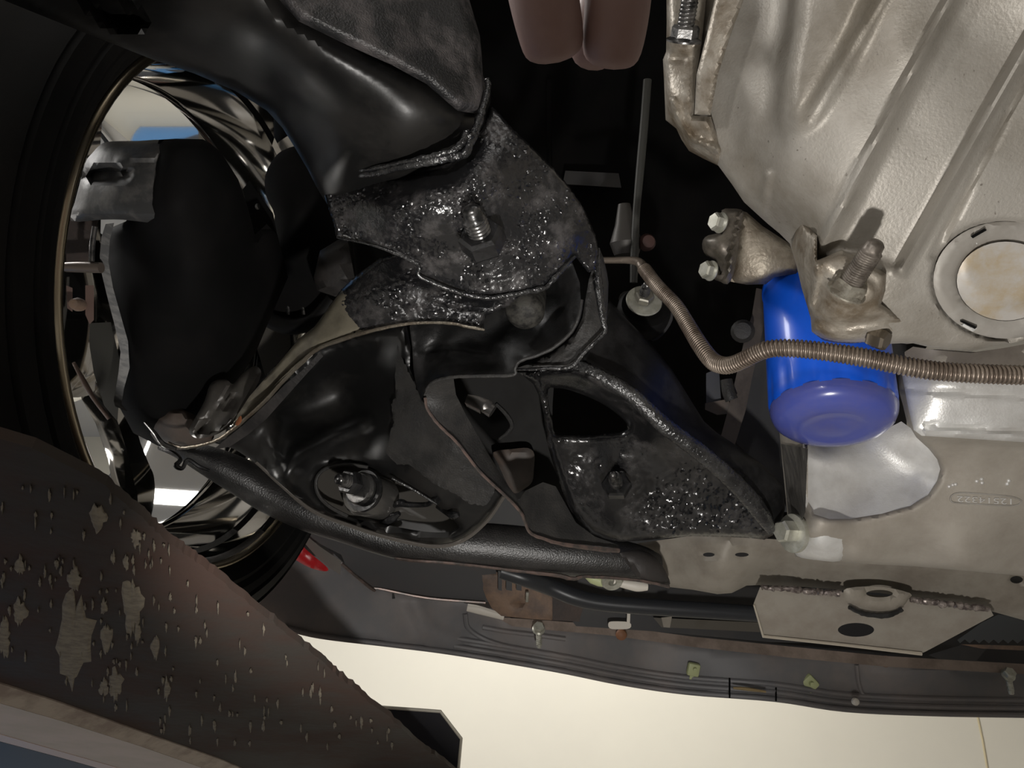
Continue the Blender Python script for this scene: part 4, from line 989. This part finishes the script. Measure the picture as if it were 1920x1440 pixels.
relief('mounting_ear', [(1249, -60), (1250, 40), (1249, 97), (1243, 112), (1245, 150), (1248, 225), (1268, 241), (1278, 262), (1292, 283), (1320, 298), (1352, 313), (1356, 285), (1345, 255), (1333, 219), (1301, 216), (1304, 150), (1316, 80), (1330, -60)],
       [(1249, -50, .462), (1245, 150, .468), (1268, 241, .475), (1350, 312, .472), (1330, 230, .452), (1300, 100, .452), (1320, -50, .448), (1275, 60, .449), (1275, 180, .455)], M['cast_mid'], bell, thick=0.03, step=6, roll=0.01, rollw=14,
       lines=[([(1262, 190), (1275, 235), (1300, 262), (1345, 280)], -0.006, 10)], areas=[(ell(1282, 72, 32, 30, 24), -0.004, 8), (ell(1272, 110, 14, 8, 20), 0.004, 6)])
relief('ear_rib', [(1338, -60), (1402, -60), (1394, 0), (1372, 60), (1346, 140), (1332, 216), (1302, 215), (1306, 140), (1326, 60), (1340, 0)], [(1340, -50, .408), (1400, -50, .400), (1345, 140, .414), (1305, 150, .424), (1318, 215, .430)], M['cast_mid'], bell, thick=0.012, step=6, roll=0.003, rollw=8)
ax = cdir(0.05, 0.82, 0.55)
nt_ = hexnut('bolt_nut', P(1282, 78, .446), ax, 0.0082, 0.009, M['steel'], bell, flange=0.0105)
stud('bolt_stud', P(1282, 70, .443), ax, 0.0052, 0.05, 0.0022, M['steel'], nt_)
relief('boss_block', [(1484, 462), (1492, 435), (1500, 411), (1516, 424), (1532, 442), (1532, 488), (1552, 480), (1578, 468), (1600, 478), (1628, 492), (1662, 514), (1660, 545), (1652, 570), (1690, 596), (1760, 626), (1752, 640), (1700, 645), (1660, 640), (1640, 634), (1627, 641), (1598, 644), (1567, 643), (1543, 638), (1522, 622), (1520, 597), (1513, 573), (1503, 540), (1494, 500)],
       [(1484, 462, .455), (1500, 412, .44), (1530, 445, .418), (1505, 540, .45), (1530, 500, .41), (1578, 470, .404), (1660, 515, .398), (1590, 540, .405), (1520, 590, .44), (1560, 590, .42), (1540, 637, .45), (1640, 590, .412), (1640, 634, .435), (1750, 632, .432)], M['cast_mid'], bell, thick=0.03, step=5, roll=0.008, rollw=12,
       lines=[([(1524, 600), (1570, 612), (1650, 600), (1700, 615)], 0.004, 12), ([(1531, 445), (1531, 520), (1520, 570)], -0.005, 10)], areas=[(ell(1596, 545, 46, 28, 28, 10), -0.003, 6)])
ax = cdir(0.22, 0.72, 0.65)
nt_ = hexnut('stud_nut', P(1586, 548, .402), ax, 0.0096, 0.008, mat('dull zinc', (0.32, 0.30, 0.25), 0.4, 0.5, (0.16, 0.14, 0.11), 120), bell, flange=0.0105, phase=cdir(1, 0.1, 0))
stud('threaded_stud', P(1588, 543, .400), ax, 0.0060, 0.027, 0.0013, mat('dirty thread', (0.20, 0.175, 0.15), 0.45, 0.5, (0.1, 0.085, 0.07), 150), nt_)
hexnut('drain_bolt', P(1632, 630, .432), cdir(0.6, -0.35, 0.7), 0.0062, 0.010, mat('greasy bolt', (0.10, 0.082, 0.06), 0.2, 0.5), bell)

# ------------------------------------------------------------------ side cover with two bolts
cov = thing('side_cover', 'small grimy cast cover with two bolts below the bell housing edge', 'cover', P(1400, 470, 0.52))
relief('cover_body', [(1386, 394), (1400, 398), (1430, 424), (1470, 450), (1500, 470), (1505, 520), (1480, 515), (1452, 520), (1436, 533), (1400, 534), (1370, 528), (1378, 480)], [(1390, 395, .545), (1500, 470, .545), (1440, 530, .545), (1375, 528, .555), (1440, 470, .54)], M['cast_dark'], cov, thick=0.04, step=9, roll=0.008, rollw=14)
relief('cover_flange', sm([(1353, 394), (1370, 391), (1390, 393), (1394, 402), (1388, 430), (1384, 470), (1375, 515), (1364, 533), (1350, 528), (1335, 520), (1337, 498), (1352, 510), (1342, 488), (1325, 480), (1317, 466), (1318, 450), (1328, 441), (1348, 436), (1352, 420)], 2),
       [(1355, 395, .542), (1392, 400, .535), (1318, 460, .55), (1384, 470, .535), (1340, 520, .555), (1365, 530, .545), (1350, 465, .535)], mat('dark cast', (0.16, 0.14, 0.115), 0.42, 0.35, (0.08, 0.07, 0.055), 50), cov, thick=0.03, step=6, roll=0.008, rollw=10, lines=[([(1384, 396), (1372, 460), (1356, 520)], 0.004, 4)])
ax = cdir(-0.9, 0.12, 0.4)
for x, y, d in ((1352, 418, .538), (1334, 508, .548)):
    hexnut('cover_bolt', P(x, y, d), ax, 0.0066, 0.0075, M['zinc'], cov, phase=cdir(0, 1, 0.3), flange=0.0075)

# ------------------------------------------------------------------ oil filter
filt = thing('oil_filter', 'bright blue oil filter canister hanging between bell housing and pan', 'oil filter', P(1560, 700, 0.52))
AX = cdir(-0.13, -0.86, 0.5)
R0 = 0.0436
OB = P(1561, 768, .527)


def flute(t, h):
    k = max(0.0, min(1.0, (h + 0.026) / 0.006))
    return 1 - 0.022 * k * (0.5 + 0.5 * math.cos(14 * t)) ** 2


lathe('can', [(0, -0.115), (R0 * 0.9, -0.115), (R0 * 1.0, -0.108), (R0 * 1.0, -0.104), (R0 * 0.985, -0.103)] + [(R0 * 0.985, -0.1 + 0.0175 * k) for k in range(5)] + [(R0 * 0.985, -0.027 + 0.004 * k) for k in range(7)] + [(R0 * 0.97, 0.001)], OB, AX, M['blue'], filt, 112, 40, mod=flute, u=RIGHT)
lathe('cap', [(R0 * 0.97, 0.0), (R0 * 0.955, 0.004), (R0 * 0.91, 0.0085), (R0 * 0.83, 0.0115), (R0 * 0.7, 0.0135), (R0 * 0.5, 0.0150), (R0 * 0.47, 0.0145), (R0 * 0.25, 0.0150), (0, 0.0152)], OB, AX, M['bluecap'], filt, 112, 60, label='glossy blue end cap greyed by a painted reflection')
lathe('cap_dent', [(0.0028, 0), (0.002, 0.0006), (0, 0.0002)], OB + AX * 0.0152 + RIGHT * 0.006, AX, M['matte'], filt, 12, label='small dark dent')

# ------------------------------------------------------------------ oil pan
pan = thing('oil_pan', 'pale cast aluminium oil pan with curved filter scoop, lower right', 'oil pan', P(1700, 880, 0.56))
relief('pan_body', [(1461, 806), (1505, 822), (1515, 834), (1515, 940), (1526, 964), (1555, 973), (1594, 973), (1654, 963), (1707, 949), (1740, 928), (1757, 902), (1763, 880), (1757, 861), (1742, 842), (1718, 820), (1700, 790), (1693, 760), (1686, 735), (1684, 705), (1692, 672), (1704, 655), (1760, 655), (1830, 660), (1970, 640), (2200, 612), (2200, 1116), (1970, 1086), (1920, 1080), (1718, 1062), (1573, 1055), (1491, 1044), (1484, 1020), (1478, 985), (1470, 900)],
       [(1461, 815, .61), (1470, 900, .61), (1480, 1000, .612), (1493, 1040, .605), (1500, 830, .57), (1513, 900, .553), (1513, 1000, .556), (1600, 973, .550), (1690, 953, .546), (1760, 880, .541), (1600, 1010, .552), (1750, 980, .547), (1900, 950, .538), (1573, 1050, .573), (1718, 1056, .573), (1900, 1072, .57), (1600, 1040, .558), (1800, 1045, .552), (1690, 700, .548), (1710, 800, .532), (1720, 720, .525), (1800, 700, .513), (1800, 790, .515), (1900, 790, .505), (1900, 700, .502), (1800, 860, .533), (1900, 860, .525), (1750, 660, .522)],
       M['dustpan'], pan, thick=0.03, step=6, roll=0.006, rollw=10, smooth=60,
       areas=[([(1686, 690), (1700, 770), (1712, 812), (1728, 822), (2240, 854), (2240, 640), (1700, 640)], -0.008, 8)],
       lines=[([(1735, 797), (1980, 815)], 0.003, 4), ([(1735, 806), (1980, 824)], -0.003, 6), ([(1690, 728), (1980, 750)], 0.003, 9)])
# pan ledge and scoop; their lamp brightness is painted as pale metal
relief('scoop_wall', [(1505, 822), (1620, 826), (1690, 790), (1712, 806), (1748, 836), (1764, 858), (1770, 880), (1764, 906), (1746, 934), (1711, 956), (1656, 970), (1594, 980), (1553, 980), (1520, 970), (1508, 944)],
       [(1508, 830, .565), (1508, 940, .559), (1530, 900, .566), (1553, 978, .556), (1600, 978, .555), (1660, 968, .552), (1745, 934, .547), (1770, 880, .546), (1750, 838, .547), (1520, 824, .585), (1620, 826, .588), (1695, 795, .565), (1600, 880, .578), (1680, 880, .574), (1600, 930, .570), (1725, 880, .564), (1560, 850, .578)], M['alu'], pan, thick=0.004, step=8, label='silver scoop beside the filter, brightness painted in')
relief('upper_ledge', [(1690, 696), (1704, 770), (1713, 806), (1728, 817), (1980, 833), (2200, 848), (2200, 722), (1980, 704), (1800, 692)],
       [(1690, 696, .529), (1704, 770, .517), (1713, 806, .513), (1728, 815, .511), (1740, 735, .507), (1752, 700, .507), (1800, 700, .499), (1800, 790, .5025), (1900, 700, .4905), (1900, 790, .4945), (1980, 830, .494), (1980, 704, .485)], M['alu'], pan, thick=0.005, step=7, roll=0.002, rollw=8,
       lines=[([(1735, 797), (1980, 813)], 0.003, 4), ([(1735, 807), (1980, 823)], -0.003, 6), ([(1700, 730), (1980, 748)], 0.002, 8)], label='ledge above the pan step, painted bright as if lamp-lit')
relief('rear_seal', [(1696, 660), (1712, 650), (1752, 656), (1822, 662), (1885, 652), (1980, 634), (2200, 606), (2200, 718), (1980, 700), (1800, 690), (1698, 690)], [(1700, 655, .52), (1800, 662, .505), (1900, 655, .492), (1980, 640, .485), (1800, 690, .5), (1980, 698, .483), (1700, 690, .53)], mat('grey brown seal', (0.19, 0.165, 0.14), 0.55, 0.1, (0.14, 0.12, 0.1), 30), pan, thick=0.006, step=9)
relief('side_wall', [(1464, 832), (1500, 838), (1515, 842), (1512, 900), (1510, 960), (1500, 985), (1480, 985), (1472, 900)], [(1463, 812, .602), (1472, 900, .602), (1480, 985, .602), (1500, 985, .565), (1493, 850, .572), (1490, 920, .572), (1515, 832, .548), (1512, 900, .546)], mat('grey side wall', (0.17, 0.16, 0.145), 0.4, 0.4, (0.10, 0.095, 0.09), 30, stretch=(12, 12, 1)), pan, thick=0.004, step=7, lines=[([(1492, 830), (1494, 980)], 0.002, 4), ([(1503, 840), (1505, 970)], -0.002, 4)], label='grey grooved side wall of the pan')
relief('corner_lug', sm([(1490, 985), (1500, 975), (1520, 978), (1560, 1000), (1600, 1004), (1590, 1030), (1575, 1052), (1530, 1050), (1494, 1042), (1486, 1015)], 3), [(1490, 990, .57), (1600, 1005, .552), (1575, 1050, .566), (1494, 1040, .58), (1535, 1015, .549)], M['alu'], pan, thick=0.02, step=7, roll=0.006, rollw=10)
ax = cdir(-0.93, 0.1, 0.35)
lathe('bolt_washer', [(0, 0), (0.0145, 0), (0.0148, 0.002), (0.0145, 0.004), (0.011, 0.005), (0, 0.005)], P(1492, 1000, .566), ax, M['zinc'], pan, 32, 35)
hexnut('pan_bolt', P(1485, 997, .563), ax, 0.0086, 0.0115, M['zinc'], pan, phase=cdir(0, 1, 0.25), label='pale zinc hexagon bolt')


# raised casting number and its oval frame, on the flat of the pan
def pan_d(x, y):
    return 0.5375 + (945 - y) * (0.00004) + (1830 - x) * 0.00011


tx = bpy.data.curves.new('cast_number', 'FONT')
tx.body = '12514322'
tx.size = 1
tx.extrude = 0.03
tx.align_x = 'CENTER'
tx.align_y = 'CENTER'
tobj = bpy.data.objects.new('tmp_text', tx)
COL.objects.link(tobj)
bpy.context.view_layer.update()
me = bpy.data.meshes.new_from_object(tobj.evaluated_get(bpy.context.evaluated_depsgraph_get()))
bpy.data.objects.remove(tobj)


def pan_surface():
    """nearest pan surface depth under a pixel, by ray"""
    from mathutils.bvhtree import BVHTree
    ob = [o for o in pan.children if o.name.startswith('pan_body')][0]
    off = pan.location
    vs = [v.co + off for v in ob.data.vertices]
    return BVHTree.FromPolygons(vs, [tuple(p.vertices) for p in ob.data.polygons])


TREE = pan_surface()


def on_pan(x, y, lift):
    dr = (P(x, y, 1) - CAM).normalized()
    h = TREE.ray_cast(CAM, dr)
    p = h[0] if h[0] is not None else P(x, y, .54)
    return p - dr * lift


bm = bmesh.new()
bm.from_mesh(me)
xs = [v.co.x for v in bm.verts]
ys = [v.co.y for v in bm.verts]
wx, wy = max(xs) - min(xs), max(ys) - min(ys)
for v in bm.verts:
    # number reads upside down from this side of the pan: turned half round
    px = 1848 - (v.co.x / wx) * 102 - 0
    py = 937.5 + (v.co.y / wy) * 11 - (px - 1848) * -0.05
    v.co = on_pan(px, py, 0.0009 if v.co.z > 0 else -0.0002)
finish('casting_number', bm, M['alu'], pan, 30, label='raised casting number')
ring = [(1782, 934), (1786, 928), (1800, 924), (1845, 926), (1895, 931), (1914, 938), (1912, 944), (1895, 948), (1845, 946), (1795, 943), (1784, 940)]
pts = [on_pan(x, y, 0.0001) for x, y in spline(ring, 4, True)]
finish('number_frame', tube_bm(bmesh.new(), pts + [pts[0]], 0.0006, 6, False), M['ring'], pan, 60)
for x, y in ((1832, 902), (1841, 898), (1842, 905), (1892, 901), (1889, 907), (1780, 912), (1787, 909), (1792, 908)):
    bm = bmesh.new()
    lathe_bm(bm, [(0.0014, -0.0005), (0.0012, 0.0004), (0.0006, 0.0008), (0, 0.0009)], on_pan(x, y, 0), -FWD, 10)
    finish('casting_dot', bm, M['alu'], pan, 60)

# ------------------------------------------------------------------ spring-wrapped line in front of the filter
hose = thing('spring_wrapped_line', 'brown steel line wrapped in coiled spring, crossing the blue filter', 'fuel line', P(1400, 670, 0.46))
path = [(1118, 488, .60, 7), (1150, 488, .595, 7), (1180, 488, .59, 8), (1198, 492, .585, 10), (1207, 503, .58, 12), (1233, 537, .56, 12.5), (1267, 573, .54, 13), (1290, 610, .525, 14), (1313, 648, .51, 15), (1335, 676, .50, 16), (1355, 685, .49, 16), (1375, 683, .483, 15.5), (1400, 672, .475, 15.5), (1427, 659, .468, 15.5), (1453, 653, .462, 15.5), (1500, 654, .455, 16), (1567, 662, .447, 16.5), (1633, 673, .44, 17), (1700, 687, .434, 17), (1760, 696, .43, 17), (1840, 701, .426, 17), (1930, 704, .422, 17), (1980, 706, .42, 17), (2200, 714, .41, 17)]
S = spline(path, 24)
pts3 = [P(a, b, c) for a, b, c, r in S]
radm = np.array([r * c / F for a, b, c, r in S])
finish('line_core', tube_bm(bmesh.new(), pts3, radm * 0.86, 12), M['hose'], hose, 60)
seglen = np.array([0] + [(pts3[i + 1] - pts3[i]).length for i in range(len(pts3) - 1)]).cumsum()
s0 = seglen[24 * 4]
sT = seglen[-1]
wire = []
wr = []
s = s0
ang = 0.0
PA = np.array([tuple(p) for p in pts3])
coils = []
while s < sT:
    x = float(np.interp(s, seglen, S[:, 0]))
    pitch = 0.00235 if x > 1430 else 0.0018
    coils.append((s, ang, pitch))
    ang += 2 * math.pi / 12
    s += pitch / 12
u = None
prev = None
for s, a, pitch in coils:
    c = Vector([np.interp(s, seglen, PA[:, k]) for k in range(3)])
    c2 = Vector([np.interp(min(s + 0.002, sT), seglen, PA[:, k]) for k in range(3)])
    c1 = Vector([np.interp(max(s - 0.002, 0), seglen, PA[:, k]) for k in range(3)])
    t = (c2 - c1).normalized()
    u = t.orthogonal().normalized() if u is None else (u - t * u.dot(t)).normalized()
    v = t.cross(u)
    r = float(np.interp(s, seglen, radm))
    wire.append(c + (u * math.cos(a) + v * math.sin(a)) * (r * 0.93))
    wr.append(pitch * 0.44)
finish('spring_guard', tube_bm(bmesh.new(), wire, wr, 5), mat('spring wire', (0.30, 0.25, 0.205), 0.38, 0.55, (0.15, 0.115, 0.09), 60, 0.4, 0.62), hose, 80)

# ------------------------------------------------------------------ stud with washer on rubber mount
rm = thing('rubber_mount', 'black rubber mount with pale washer and nut behind the coiled line', 'mount', P(1207, 575, 0.62))
ax = cdir(0.05, 0.5, 0.85)
lathe('rubber_pad', [(0, -0.02), (0.021, -0.02), (0.0225, -0.012), (0.0225, -0.004), (0.020, 0), (0, 0)], P(1210, 575, .625), ax, M['rubber'], rm, 32, 35)
lathe('washer', [(0, 0), (0.0145, 0), (0.015, 0.0012), (0.0145, 0.0024), (0, 0.0024)], P(1207, 566, .615), ax, M['zinc'], rm, 32, 35)
nt_ = hexnut('nut', P(1207, 561, .612), ax, 0.0078, 0.007, mat('dull nut', (0.20, 0.19, 0.16), 0.4, 0.5), rm)
stud('stud', P(1206, 557, .609), ax, 0.0042, 0.016, 0.002, M['steel'], nt_)
relief('mount_plate', sm([(1160, 560), (1180, 545), (1240, 560), (1262, 590), (1250, 620), (1225, 640), (1200, 620), (1175, 600)], 3), [(1160, 560, .65), (1262, 590, .645), (1200, 630, .645)], M['charcoal'], rm, thick=0.01, step=12)

# ------------------------------------------------------------------ dim lines and brackets in the engine bay
bl = thing('brake_line', 'thin dim vertical brake line in the dark behind the pad', 'brake line', P(1190, 350, 0.72))
tube('line', [(1214, 150, .72, 8), (1208, 230, .72, 8), (1200, 320, .72, 8), (1193, 400, .72, 7), (1190, 470, .72, 8), (1188, 530, .72, 7)], mat('dim line', (0.055, 0.055, 0.05), 0.5, 0.3), bl, n=5)
lathe('line_fitting', [(0, 0), (0.012, 0), (0.016, 0.012), (0.010, 0.03), (0.006, 0.05), (0, 0.05)], P(1175, 478, .735), cdir(-0.05, 1, 0), mat('dim fitting', (0.065, 0.06, 0.055), 0.5, 0.3), bl, 24)
lathe('line_knob', [(0, 0), (0.008, 0), (0.0085, 0.005), (0.006, 0.01), (0, 0.011)], P(1211, 456, .73), cdir(0.1, 0, 1), mat('red brown knob', (0.07, 0.035, 0.03), 0.5), bl, 20)

sb2 = thing('engine_strap', 'narrow rusty strap beside the charcoal block left of the filter', 'strap', P(1390, 700, 0.64))
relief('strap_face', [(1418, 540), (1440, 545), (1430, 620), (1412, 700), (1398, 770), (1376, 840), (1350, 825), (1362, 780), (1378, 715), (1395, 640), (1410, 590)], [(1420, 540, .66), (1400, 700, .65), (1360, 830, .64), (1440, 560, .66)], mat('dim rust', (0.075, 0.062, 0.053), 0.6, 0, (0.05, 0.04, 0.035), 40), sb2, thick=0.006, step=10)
lathe('strap_knob', [(0, 0), (0.009, 0), (0.01, 0.006), (0.007, 0.012), (0, 0.013)], P(1393, 622, .64), cdir(-0.3, 0, 0.9), M['coating'], sb2, 18)
tube('strap_spring', [(1362, 712, .64, 11), (1366, 735, .638, 12), (1372, 750, .637, 12)], M['coating'], sb2, n=4)
relief('strap_foot', [(1322, 756), (1366, 748), (1372, 775), (1345, 778), (1322, 768)], [(1322, 756, .645), (1366, 748, .645), (1345, 778, .645)], M['brown'], sb2, thick=0.008, step=10)
relief('strap_block', [(1324, 700), (1348, 690), (1352, 752), (1324, 757)], [(1324, 700, .65), (1348, 690, .65), (1352, 752, .65)], mat('blue grey block', (0.035, 0.037, 0.045), 0.5), sb2, thick=0.01, step=12)

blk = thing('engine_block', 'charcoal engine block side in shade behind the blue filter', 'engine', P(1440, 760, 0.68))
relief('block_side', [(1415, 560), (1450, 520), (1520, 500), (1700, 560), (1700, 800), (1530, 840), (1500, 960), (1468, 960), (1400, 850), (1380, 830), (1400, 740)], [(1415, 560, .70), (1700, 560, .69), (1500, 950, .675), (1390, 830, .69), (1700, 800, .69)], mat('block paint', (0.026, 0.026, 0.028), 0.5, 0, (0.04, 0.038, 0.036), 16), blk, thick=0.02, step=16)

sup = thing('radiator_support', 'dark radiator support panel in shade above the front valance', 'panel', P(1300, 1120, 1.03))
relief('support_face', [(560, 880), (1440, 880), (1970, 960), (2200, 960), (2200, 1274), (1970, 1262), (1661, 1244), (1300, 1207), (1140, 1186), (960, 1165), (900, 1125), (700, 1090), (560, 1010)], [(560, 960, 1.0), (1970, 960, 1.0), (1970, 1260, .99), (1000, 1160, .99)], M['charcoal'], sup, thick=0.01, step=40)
bay = thing('engine_bay_panel', 'black inner wing panel in deep shade behind the suspension, with unseen overhead light blocker', 'panel', P(1100, 400, 0.95))
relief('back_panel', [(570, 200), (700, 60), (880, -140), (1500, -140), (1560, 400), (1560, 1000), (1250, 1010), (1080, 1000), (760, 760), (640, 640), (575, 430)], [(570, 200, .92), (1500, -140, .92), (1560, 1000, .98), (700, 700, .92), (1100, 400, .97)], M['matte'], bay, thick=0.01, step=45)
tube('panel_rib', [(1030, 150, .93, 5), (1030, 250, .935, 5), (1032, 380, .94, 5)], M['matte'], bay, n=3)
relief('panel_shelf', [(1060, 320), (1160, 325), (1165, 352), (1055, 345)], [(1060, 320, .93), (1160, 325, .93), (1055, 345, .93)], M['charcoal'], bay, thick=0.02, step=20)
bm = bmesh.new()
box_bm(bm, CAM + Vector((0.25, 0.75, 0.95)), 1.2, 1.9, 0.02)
finish('top_light_blocker', bm, M['matte'], bay, None)  # unseen sheet added overhead to stop ceiling light reaching the bay

# ------------------------------------------------------------------ hand holding the lamp, at the top
HD = 0.165


def hp(x, y, dz=0.0):
    return P(x, y, HD + dz)


hm = bpy.data.meshes.new('hand')
V, E, RR = [], [], []


def hv(p, r, link=None):
    V.append(p)
    RR.append(r)
    if link is not None:
        E.append((link, len(V) - 1))
    return len(V) - 1


root = hv(hp(1250, -1050, 0.0), 0.026)
wrist = hv(hp(1280, -1350, 0.0), 0.024, root)
hv(hp(1300, -1750, 0.0), 0.028, wrist)
mid = hv(hp(1210, -800, 0.0), 0.024, root)
for (kx, ky, kz), chain in (((1010, -620, 0), [(985, -380, -0.004, .0085), (998, -120, -0.004, .0084), (1020, 0, -0.002, .0083), (1036, 75, 0.001, .0078), (1042, 118, 0.004, .0066)]),
                            ((1165, -640, 0), [(1165, -400, -0.004, .0088), (1164, -120, -0.003, .0082), (1160, 0, 0, .0080), (1149, 85, 0.004, .0076), (1142, 132, 0.007, .0064)]),
                            ((1300, -640, 0.002), [(1270, -400, 0.018, .0085), (1190, -150, 0.026, .0080), (1120, 60, 0.026, .0078), (1100, 132, 0.026, .0062)]),
                            ((1420, -700, 0.004), [(1440, -500, 0.02, .0075), (1420, -330, 0.034, .007), (1370, -220, 0.04, .006)])):
    k = hv(hp(kx, ky, kz), 0.011, mid)
    for x, y, z, r in chain:
        k = hv(hp(x, y, z), r, k)
k = hv(hp(1020, -1000, -0.01), 0.014, root)
k = hv(hp(880, -800, -0.02), 0.0115, k)
k = hv(hp(860, -560, -0.02), 0.0100, k)
hv(hp(890, -400, -0.016), 0.0085, k)
o0 = V[0].copy()
hm.from_pydata([tuple(p - o0) for p in V], E, [])
hand = bpy.data.objects.new('person', hm)
COL.objects.link(hand)
hand.location = o0
md = hand.modifiers.new('skin', 'SKIN')
for i, r in enumerate(RR):
    hm.skin_vertices[0].data[i].radius = (r, r)
    hm.skin_vertices[0].data[i].use_root = (i == 0)
md.use_smooth_shade = True
ss = hand.modifiers.new('sub', 'SUBSURF')
ss.levels = ss.render_levels = 2
bpy.context.view_layer.update()
dg = bpy.context.evaluated_depsgraph_get()
m2 = bpy.data.meshes.new_from_object(hand.evaluated_get(dg))
hand.modifiers.clear()
hand.data = m2
m2.materials.clear()
m2.materials.append(M['skin'])
m2.shade_smooth()
tag(hand, "person's hand reaching in from the top, two blurred bare fingertips in shade", 'person')

# ------------------------------------------------------------------ blue car standing beyond the wheel
car = thing('blue_car', 'glossy blue car reflected in the upper part of the chrome rim', 'car', Vector((-2.6, 2.4, 0)))
bm = bmesh.new()
prof = [(-0.85, 0.25), (-0.88, 0.55), (-0.80, 0.9), (-0.55, 1.0), (-0.35, 1.38), (0.35, 1.38), (0.55, 1.0), (0.80, 0.9), (0.88, 0.55), (0.85, 0.25)]
rings = []
for yy, sc in ((-2.0, 0.8), (-1.7, 0.97), (-0.8, 1.0), (0.8, 1.0), (1.6, 0.97), (2.0, 0.8)):
    rings.append([bm.verts.new(Vector((-2.6 + x * sc, 2.4 + yy, z if abs(yy) < 1.2 else min(z, 0.95)))) for x, z in prof])
for A, B in zip(rings, rings[1:]):
    for i in range(len(prof)):
        j = (i + 1) % len(prof)
        bm.faces.new((A[i], A[j], B[j], B[i]))
bm.faces.new(rings[0][::-1])
bm.faces.new(rings[-1])
o = finish('body_shell', bm, M['bluebody'], car, 30)
sb = o.modifiers.new('s', 'SUBSURF')
sb.levels = sb.render_levels = 1
for sx in (-1, 1):
    for yy in (-1.25, 1.25):
        lathe('wheel', [(0, -0.1), (0.2, -0.1), (0.31, -0.09), (0.32, 0), (0.31, 0.09), (0.2, 0.1), (0, 0.1)], Vector((-2.6 + sx * 0.78, 2.4 + yy, 0.32)), Vector((1, 0, 0)), M['rubber'], car, 32)
